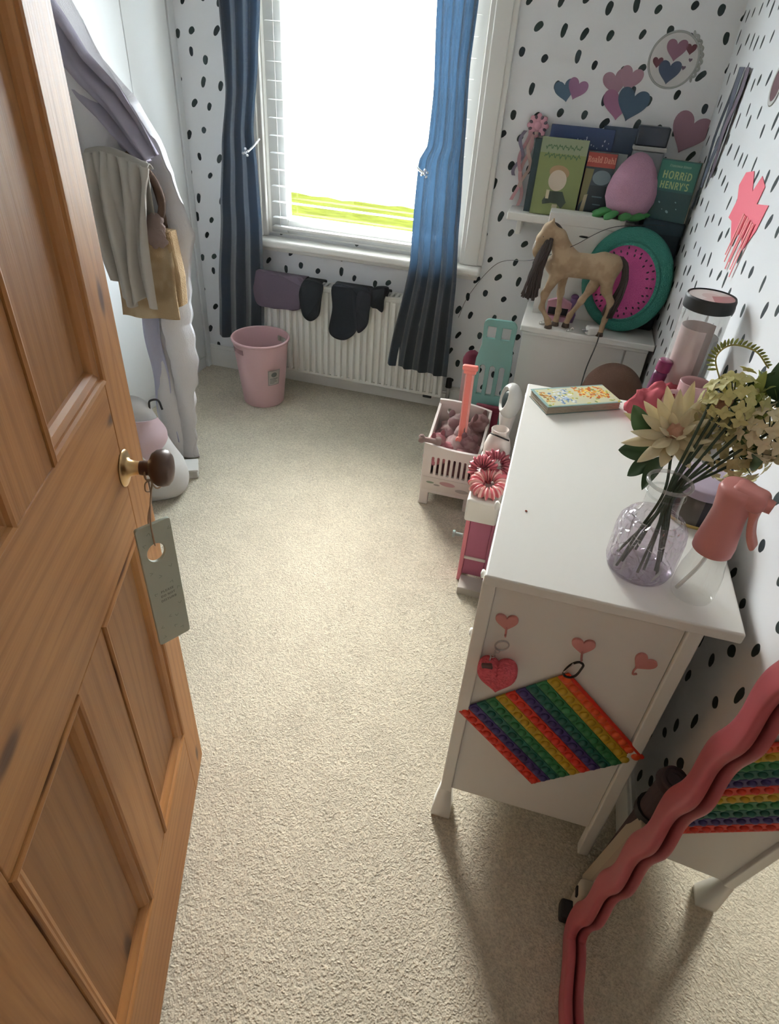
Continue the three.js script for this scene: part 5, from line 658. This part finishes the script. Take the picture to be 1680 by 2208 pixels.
{
  const spec = [['mauve and white spotted soft toy at the head of the cot', -0.70, 0.165, 0.67, 0.066, [0.50, 0.32, 0.33], [0.66, 0.52, 0.50]], ['brown pink soft toy at the right of the cot headboard', -0.62, 0.175, 0.67, 0.068, [0.32, 0.17, 0.17], [0.52, 0.33, 0.33]], ['pale pink soft toy in the middle of the cot', -0.66, 0.175, 0.755, 0.06, [0.62, 0.36, 0.38], [0.74, 0.55, 0.55]], ['dusky rose soft toy lying by the cot front right', -0.61, 0.17, 0.80, 0.055, [0.42, 0.20, 0.22], [0.58, 0.34, 0.35]], ['bright pink soft toy at the front left of the cot', -0.725, 0.19, 0.815, 0.055, [0.70, 0.26, 0.30], [0.76, 0.42, 0.42]]];
  const bk = thing('pink_cot_blanket', 'crumpled dusty pink blanket heaped in the dolls cot under the soft toys', 'blanket', [-0.672, 0.098, 0.735]); { const g = blob(0.094, 0.04, 0.115, 0.25, 2.2, 8, 22); obj('blanket', g.translate(0, 0.046, 0), cloth([0.50, 0.26, 0.28]), bk); }
  spec.forEach(([label, x, y, z, r, a, b], i) => { const t = thing('soft_toy', label, 'soft toy', [x, 0.172, z], i), m = fluff([1, 1, 1], { map: blotch(a, b, 5, 40 + i) }); obj('body', mv(blob(r, r * 0.85, r * 0.9, 0.3, 1.8, i * 3, 16), 0, r * 0.85 + 0.004, 0), m, t); const hb = fluff(a); obj('head', mv(blob(r * 0.6, r * 0.55, r * 0.55, 0.15, 2, i, 12), r * 0.2, r * 1.85, r * 0.2), m, t); for (const s of [-1, 1]) { obj('ear', ellipsoid(r * 0.2, r * 0.32, r * 0.12, r * 0.2 + s * r * 0.4, r * 2.3, r * 0.15, 12, 8), hb, t); obj('arm', mv(blob(r * 0.25, r * 0.5, r * 0.25, 0.1, 2, i, 10), s * r * 0.9, r * 0.9, r * 0.3, 0.3, 0, s * 0.6), hb, t); } });
  const bw = thing('pink_bone_toy', 'pale pink bone shaped soft toy over the cot front left corner', 'soft toy', [-0.76, 0.288, 0.868], 0.1); obj('bone', merge([cyl([-0.028, 0.012, 0], [0.028, 0.010, 0], 0.010), ...[[-0.032, 0.02], [-0.032, 0.004], [0.032, 0.018], [0.032, 0.002]].map(([x, y]) => ellipsoid(0.012, 0.010, 0.011, x, y + 0.002, 0, 12, 8))]), fluff([0.76, 0.54, 0.52]), bw);
  const c = thing('coral_toy_broom', 'coral plastic toy broom standing upright in the dolls cot', 'toy', [-0.652, 0.205, 0.775]); const cm = mat([0.86, 0.24, 0.20], 0.4); c.rotation.z = 0.03; c.rotation.x = -0.12;
  obj('shaft', rbox(0.026, 0.32, 0.016, 0.004, 0.0, 0.19, 0), cm, c); obj('rib', merge([rbox(0.008, 0.30, 0.02, 0.003, 0.014, 0.18, 0.002), rbox(0.005, 0.30, 0.02, 0.002, -0.012, 0.18, 0.002)]), mat([0.84, 0.36, 0.32], 0.4), c); obj('cap', merge([rbox(0.058, 0.02, 0.024, 0.006, 0, 0.352, 0), rbox(0.046, 0.014, 0.02, 0.004, 0, 0.337, 0)]), cm, c);
  obj('scoop', ext(curvy([[-0.014, 0.06], [0.014, 0.06], [0.028, 0.03], [0.06, 0.012], [0.062, -0.012], [0.0, -0.022], [-0.062, -0.012], [-0.058, 0.012], [-0.028, 0.03]]), 0.02, 0.004).translate(0, 0.02, -0.004), cm, c);
}
{
  const t = thing('teal_toy_chair', 'pale teal plastic toy chair with square holes and slots in its back', 'toy chair', [-0.597, 0, 0.50]), m = mat([0.16, 0.34, 0.31], 0.45);
  const b = new THREE.Shape(); b.moveTo(-0.082, 0.29); b.lineTo(0.072, 0.29); b.lineTo(0.07, 0.50); b.lineTo(0.064, 0.55); b.lineTo(0.066, 0.64); b.quadraticCurveTo(0.06, 0.662, 0.04, 0.664); b.lineTo(-0.044, 0.662); b.quadraticCurveTo(-0.062, 0.66, -0.064, 0.64); b.lineTo(-0.06, 0.56); b.lineTo(-0.074, 0.50); b.closePath();
  for (const x of [-0.030, 0.028]) { const h = new THREE.Path(); h.moveTo(x - 0.017, 0.588); h.lineTo(x + 0.017, 0.588); h.lineTo(x + 0.017, 0.634); h.lineTo(x - 0.017, 0.634); b.holes.push(h); } for (const x of [-0.042, -0.003, 0.036]) { const h = new THREE.Path(); h.moveTo(x - 0.011, 0.352); h.lineTo(x + 0.011, 0.352); h.lineTo(x + 0.011, 0.47); h.quadraticCurveTo(x, 0.485, x - 0.011, 0.47); b.holes.push(h); }
  const bk = obj('backrest', ext(b, 0.012, 0.003), m, t); bk.rotation.x = -0.06; bk.position.z = 0.02;
  obj('seat', rbox(0.17, 0.025, 0.13, 0.008, -0.005, 0.285, -0.02), m, t); for (const [x, z] of [[-0.07, -0.07], [0.06, -0.07], [-0.07, 0.03], [0.06, 0.03]]) obj('leg', rbox(0.024, 0.28, 0.024, 0.006, x, 0.14, z), m, t);
  const r = thing('maroon_toy_tray', 'dark maroon plastic tray standing at the foot of the teal chair', 'toy', [-0.585, 0, 0.572]); obj('tray', merge([rbox(0.095, 0.335, 0.012, 0.004, 0, 0.168, 0), rbox(0.10, 0.03, 0.02, 0.006, 0, 0.325, 0.004)]), mat([0.16, 0.015, 0.035], 0.5), r);
  const rp = thing('red_soft_ball', 'dull red soft ball wedged left of the teal chair', 'ball', [-0.695, 0, 0.40]); obj('stack', lathe([[0, 0], [0.035, 0], [0.035, 0.40], [0, 0.40]], 24), mat([0.40, 0.25, 0.25], 0.8), rp); obj('ball', blob(0.04, 0.045, 0.04, 0.1, 2, 3, 14).translate(0, 0.44, 0), fluff([0.22, 0.03, 0.06]), rp); rp.userData.label = 'dull red ball on a dusky pink tube left of the teal chair'; rp.name = 'pink_toy_post'; rp.userData.category = 'toy';
  const wt = thing('white_toy_hood', 'white plastic toy hood with a dark oval opening beside the desk corner', 'toy', [-0.497, 0, 0.76]);
  const sh = sdfMesh(0, 0.46, 0, 0.12, 60, (x, y, z) => { const d = Math.hypot(x / 0.042, (y - 0.465) / 0.068, z / 0.055) - 1; const c = Math.hypot((x + 0.034) / 0.026, (y - 0.488 - (x + 0.02) * 0.8) / 0.046, (z - 0.03) / 0.045) - 1; return Math.max(d * 0.045, -c * 0.03); });
  obj('hood', sh, mat([0.74, 0.75, 0.73], 0.35), wt); obj('dark_inside', ellipsoid(0.031, 0.05, 0.042, 0.0, 0.465, 0.004, 20, 14), mat([0.015, 0.03, 0.03], 0.4), wt); obj('pedestal', lathe([[0, 0], [0.05, 0], [0.045, 0.02], [0.022, 0.06], [0.02, 0.33], [0.032, 0.41], [0, 0.415]], 28), mat([0.70, 0.66, 0.63], 0.45), wt);
}
{
  const D = [-0.5, 0, 1.15], t = thing('pink_toy_kitchen', 'pink and white toy kitchen stand against the front of the desk', 'toy kitchen', D), pk = mat([0.66, 0.20, 0.25], 0.5), dk = mat([0.42, 0.12, 0.20], 0.55);
  const L = (x0, x1, y0, y1, z0, z1, r = 0.003) => bx(x0 - D[0], x1 - D[0], y0, y1, z0 - D[2], z1 - D[2], r);
  obj('front_post', L(-0.548, -0.534, 0, 0.27, 1.19, 1.262), pk, t); obj('front_post', L(-0.548, -0.534, 0, 0.27, 0.965, 1.03), pk, t); obj('back_panel', L(-0.462, -0.454, 0.0, 0.27, 0.965, 1.26), dk, t); obj('end_panel', L(-0.534, -0.462, 0.03, 0.265, 1.245, 1.256), dk, t);
  obj('shelf', L(-0.545, -0.46, 0.10, 0.112, 0.97, 1.26), mat([0.72, 0.68, 0.66], 0.5), t); obj('counter', L(-0.555, -0.452, 0.27, 0.355, 0.955, 1.275, 0.008), mat([0.76, 0.74, 0.70], 0.4), t);
  obj('knob', merge([cyl([-0.056, 0.15, 0.05], [-0.085, 0.15, 0.05], 0.007), cyl([-0.082, 0.15, 0.05], [-0.09, 0.15, 0.05], 0.013)]), mat([0.25, 0.36, 0.33], 0.5), t); obj('shelf_box', L(-0.53, -0.475, 0.113, 0.16, 1.20, 1.24), mat([0.45, 0.38, 0.50], 0.5), t); obj('foot_tray', L(-0.535, -0.455, 0.0, 0.03, 1.262, 1.33), mat([0.50, 0.46, 0.42], 0.6), t);
  const sc = (label, x, y, z, R, a, b, rx, rz) => { const q = thing('satin_scrunchie', label, 'scrunchie', [x, y, z]); const pos = [], uv = [], idx = [], n = 90, k = 16; for (let i = 0; i <= n; i++) for (let j = 0; j <= k; j++) { const u = i / n * 2 * PI, v = j / k * 2 * PI, r = R * 0.44 * (1 + 0.28 * Math.sin(u * 17) + 0.14 * Math.sin(u * 29 + v)); const rad = R + r * Math.cos(v); pos.push(rad * Math.cos(u), r * Math.sin(v) * 0.85, rad * Math.sin(u)); uv.push(i / n * 6, j / k); }
    for (let i = 0; i < n; i++) for (let j = 0; j < k; j++) { const a2 = i * (k + 1) + j; idx.push(a2, a2 + 1, a2 + k + 1, a2 + 1, a2 + k + 2, a2 + k + 1); } const g = new THREE.BufferGeometry(); g.setAttribute('position', new THREE.Float32BufferAttribute(pos, 3)); g.setAttribute('uv', new THREE.Float32BufferAttribute(uv, 2)); g.setIndex(idx); g.computeVertexNormals(); g.rotateX(rx).rotateZ(rz);
    obj('band', g, pmat([1, 1, 1], 0.32, { map: ctex(64, 64, (c, W, H2) => { c.fillStyle = a; c.fillRect(0, 0, W, H2); c.fillStyle = b; for (let s = 0; s < 4; s++) c.fillRect(s * 16, 0, 8, H2); }, [1, 1]), sheen: 0.6, sheenRoughness: 0.4 }), q); };
  sc('pink and white striped satin scrunchie lying on the toy kitchen counter', -0.50, 0.382, 1.205, 0.042, '#c9606a', '#e3b2ac', 0.25, 0.1); sc('dark plum satin scrunchie behind the striped one', -0.492, 0.40, 1.115, 0.038, '#8a3c48', '#b0616a', 0.6, -0.2); sc('rose satin scrunchie propped on its side nearest the cot', -0.528, 0.395, 1.15, 0.034, '#c96a74', '#93404c', 1.2, 0.3);
  const k = thing('white_toy_kettle', 'white plastic toy jug with a dark strap beyond the scrunchies', 'toy', [-0.503, 0.355, 1.015]); obj('jug', lathe([[0, 0], [0.04, 0], [0.045, 0.01], [0.046, 0.06], [0.038, 0.09], [0.027, 0.105], [0.030, 0.125], [0.026, 0.128], [0.02, 0.10], [0, 0.10]], 36), mat([0.74, 0.66, 0.62], 0.4), k); obj('strap', tube([[-0.03, 0.11, 0.01], [0.0, 0.115, 0.032], [0.035, 0.10, 0.02]], 0.0028, 20, 6), M.black, k);
}

// ---------- clothes hanging beside the door ----------
{
  const rl = thing('clothes_rail', 'slim white metal clothes rail fixed to the wardrobe side', 'clothes rail', [-2.16, 0, 0.96]); obj('rod', merge([cyl([0, 1.138, 0.055], [0.44, 1.138, 0.055], 0.007)]), M.gloss, rl); obj('rod', cyl([0, 1.60, -0.065], [0.10, 1.60, -0.065], 0.008), M.gloss, rl); for (const [y, z] of [[1.138, 0.055], [1.60, -0.065]]) obj('bracket', cyl([0, y, z], [0.012, y, z], 0.02), M.gloss, rl);
  const edge = [[-2.06, 1.63], [-1.965, 1.47], [-1.923, 1.395], [-1.831, 1.314], [-1.775, 1.24], [-1.731, 1.169], [-1.689, 1.025], [-1.655, 0.93], [-1.691, 0.849], [-1.715, 0.72], [-1.73, 0.612], [-1.716, 0.432], [-1.728, 0.25], [-1.751, 0.012]];
  const X = (y) => { for (let i = 0; i < edge.length - 1; i++) if (y <= edge[i][1] && y >= edge[i + 1][1]) return lerp(edge[i][0], edge[i + 1][0], (edge[i][1] - y) / (edge[i][1] - edge[i + 1][1])); return y > 1.63 ? -2.06 : -1.751; };
  const dv = thing('white_duvet', 'long white quilted duvet hanging to the floor beside the wardrobe', 'bedding', [-1.85, 0, 0.92]), LX = (y) => lerp(-2.135, -1.862, smooth(1.0, 0.62, y));
  const quilt = (u, v) => { const y = lerp(1.63, 0.012, v), b = X(y) + 0.003 * Math.sin(y * 70) * smooth(0.9, 0.6, y) * u, a = LX(y), x = lerp(a, b, u); return V(x + 1.85, y, -0.055 + 0.03 * Math.sin(u * 7 + y * 3) + 0.018 * Math.sin(u * 13 - y * 5) + 0.006 * Math.abs(Math.sin(y * 34)) * smooth(0.5, 1, u) + 0.03 * Math.sin(PI * Math.min(1, u * 1.0))); };
  obj('quilt', sheet(40, 160, quilt, 0.035), cloth([0.74, 0.73, 0.76]), dv);
  obj('lining', sheet(8, 60, (u, v) => { const y = lerp(0.66, 0.10, v); return V(lerp(-1.865, -1.80, u) + 1.85 + 0.006 * Math.sin(y * 20), y, 0.018 + 0.008 * Math.sin(u * 6)); }, 0.004), cloth([0.60, 0.60, 0.76]), dv);
  const mv2 = thing('mauve_sheet', 'soft mauve grey sheet swept diagonally over the white duvet', 'bedding', [-1.9, 1.3, 0.93]);
  const U = [[-2.09, 1.69], [-1.945, 1.495], [-1.892, 1.415], [-1.80, 1.335], [-1.745, 1.255], [-1.705, 1.17]], B = [[-2.13, 1.40], [-2.011, 1.306], [-1.95, 1.262], [-1.90, 1.228], [-1.85, 1.19], [-1.76, 1.125]];
  obj('sheet', sheet(46, 50, (u, v) => { const ux = lut(U.map((q) => q[0]), u), uy = lut(U.map((q) => q[1]), u), lx = lut(B.map((q) => q[0]), u), ly = lut(B.map((q) => q[1]), u), k = v; return V(lerp(ux, lx, k) + 1.9, lerp(uy, ly, k) - 1.3, 0.012 + 0.02 * Math.sin(PI * k) + 0.015 * Math.sin(k * 17 + u * 2.4) + 0.008 * Math.sin(k * 31 - u * 3)); }, 0.004), cloth([0.42, 0.39, 0.48]), mv2);
  const cd = thing('grey_cardigan', 'grey jersey cardigan folded in soft pleats over the white rail', 'clothing', [-1.79, 0.725, 1.03]);
  obj('front_fall', sheet(70, 60, (u, v) => { const w = lerp(0.215, 0.15, smooth(0, 1, v)), x = lerp(-0.118, -0.10, v) + (u) * w + 0.012 * v, hem = 0.02 * Math.sin(u * 9 + 1); const top = 0.43 + 0.018 * Math.sin(u * PI * 1.2 + 0.3); return V(x + 0.006 * Math.sin(v * 6 + u * 9), lerp(top, -0.005 + hem + 0.05 * smooth(0.4, 0, u), v), 0.018 + 0.016 * Math.sin(u * 20 + v * 1.8) * smooth(0, 0.15, v) + 0.007 * Math.sin(u * 43 - v * 2) - 0.02 * Math.pow(1 - v, 6)); }, 0.006), cloth([0.52, 0.485, 0.44]), cd);
  obj('shoulder_fold', sheet(40, 12, (u, v) => { const a = v * PI, top = 0.43 + 0.018 * Math.sin(u * PI * 1.2 + 0.3); return V(-0.118 + u * 0.215, top + 0.016 * Math.sin(a) - 0.004, 0.004 - 0.038 * v); }, 0.004), cloth([0.52, 0.485, 0.44]), cd);
  obj('back_fall', sheet(20, 20, (u, v) => V(-0.11 + u * 0.19, 0.43 - 0.26 * v, -0.034 + 0.005 * Math.sin(u * 20)), 0.004), cloth([0.46, 0.43, 0.39]), cd);
  const tb = thing('tan_tote_bag', 'tan suede tote bag with a brown strap hanging below the rail', 'bag', [-1.772, 0.685, 0.95]);
  const bagPts = [[-0.135, -0.035], [-0.10, 0.26], [0.005, 0.27], [0.104, 0.27], [0.112, 0.12], [0.106, 0.022], [0.03, -0.012], [-0.06, -0.03]];
  { const g = ext(poly(bagPts), 0.03, 0.01), p = g.attributes.position; for (let i = 0; i < p.count; i++) { const y = p.getY(i), x = p.getX(i); p.setZ(i, p.getZ(i) + 0.010 * Math.sin(x * 45 + y * 12) * smooth(-0.03, 0.2, y)); } g.computeVertexNormals(); const fg = sheet(24, 24, (u, v) => { const y = lerp(0.262, -0.02, v), l = lerp(-0.102, -0.13, v), r = lerp(0.102, 0.100, v); return V(lerp(l, r, u), y - 0.02 * v * (1 - u), 0.042 + 0.012 * Math.sin(u * 11 + v * 4) * (1 - v * 0.6) + 0.012 * Math.sin(PI * u)); }, 0.01); obj('body', g, mat([0.40, 0.27, 0.14], 0.9, { bumpMap: fluffBump, bumpScale: 0.002 }), tb); obj('front', fg, mat(0xffffff, 0.9, { map: blotch([0.40, 0.28, 0.15], [0.50, 0.38, 0.24], 4, 61), bumpMap: fluffBump, bumpScale: 0.002 }), tb); }
  obj('strap', merge([tube([[0.0, 0.26, 0.03], [0.065, 0.30, 0.035], [0.08, 0.36, 0.03], [0.05, 0.42, 0.02], [0.0, 0.465, 0.02], [-0.035, 0.475, 0.0]], 0.012, 40, 10), tube([[0.06, 0.26, 0.0], [0.055, 0.34, 0.0], [0.03, 0.42, -0.005], [-0.02, 0.485, -0.01]], 0.010, 40, 10)]), fluff([0.16, 0.09, 0.06]), tb);
  obj('fluffy_trim', merge([mv(blob(0.05, 0.035, 0.022, 0.4, 2.2, 6, 16), 0.045, 0.25, 0.055), mv(blob(0.03, 0.03, 0.02, 0.4, 2.2, 9, 14), 0.055, 0.29, 0.045)]), fluff([0.52, 0.38, 0.34]), tb);
}
{ // laundry bag on the floor
  const t = thing('pink_laundry_bag', 'slumped pink and white canvas laundry bag on the carpet by the duvet', 'bag', [-1.80, 0, 1.14]);
  const f = (x, y, z) => { const d = cap(x, y, z, [-0.015, 0.12, 0], [-0.045, 0.31, -0.02], 0.115, 0.072), e = cap(x, y, z, [-0.075, 0.075, 0.035], [0.075, 0.065, 0.01], 0.075, 0.062); return Math.max(smin(d, e, 0.13) + 0.007 * Math.sin(x * 40 + y * 25 + z * 10) * Math.sin(y * 18 - z * 14), 0.003 - y); };
  const g = sdfMesh(0, 0.19, 0, 0.24, 90, f); obj('bag', g, cloth([0.74, 0.72, 0.70]), t);
  obj('pink_panel', sheet(24, 30, (u, v) => { const y = lerp(0.36, 0.10, v), a = lerp(-0.4, 1.9, u), r = lerp(0.086, 0.136, v) + 0.006 * Math.sin(v * 16 + u * 5); return V(lerp(-0.035, -0.015, v) + r * Math.sin(a), y - 0.05 * u, r * Math.cos(a) - 0.01); }, 0.004), cloth([0.72, 0.54, 0.58]), t);
  obj('seam', merge([tube([[-0.09, 0.29, 0.08], [-0.01, 0.27, 0.105], [0.07, 0.19, 0.10], [0.10, 0.10, 0.06]], 0.005, 30, 7), tube([[-0.10, 0.19, 0.09], [0.0, 0.17, 0.125], [0.08, 0.10, 0.11]], 0.005, 30, 7)]), cloth([0.74, 0.70, 0.66]), t);
  for (const [x, z] of [[-0.075, 0.0], [0.035, -0.04]]) obj('handle', tube([[x - 0.022, 0.34, z], [x - 0.015, 0.372, z], [x + 0.012, 0.376, z - 0.01], [x + 0.025, 0.34, z - 0.01]], 0.004, 24, 8), M.black, t);
  const bx2 = thing('white_card_box', 'flat white card box under the duvet hem', 'box', [-1.725, 0, 1.0], 0.5); obj('box', rbox(0.07, 0.036, 0.085, 0.004, 0, 0.018, 0), mat([0.62, 0.61, 0.58], 0.7), bx2); obj('lid', rbox(0.074, 0.01, 0.089, 0.003, 0, 0.038, 0), mat([0.68, 0.67, 0.64], 0.7), bx2);
}
// unseen lamp behind the camera, placed to light the desk end and mirror frame
{
  const t = thing('unseen_landing_lamp', 'unseen round opal ceiling lamp on the landing, placed to light the near side of the desk', 'lamp', [-0.6, 2.4, 3.8]);
  obj('base', mv(new THREE.CylinderGeometry(0.09, 0.09, 0.02, 32), 0, -0.01, 0), M.gloss, t); obj('opal_bulb', ellipsoid(0.11, 0.07, 0.11, 0, -0.07, 0), mat([0.9, 0.88, 0.82], 0.4, { emissive: new THREE.Color(1, 0.9, 0.75), emissiveIntensity: 1 }), t);
  const l = new THREE.PointLight(0xffe8cc, 0.4); l.position.set(-0.6, 2.33, 3.8); l.castShadow = true; l.shadow.radius = 4; scene.add(l);
}
renderer.render(scene, camera);
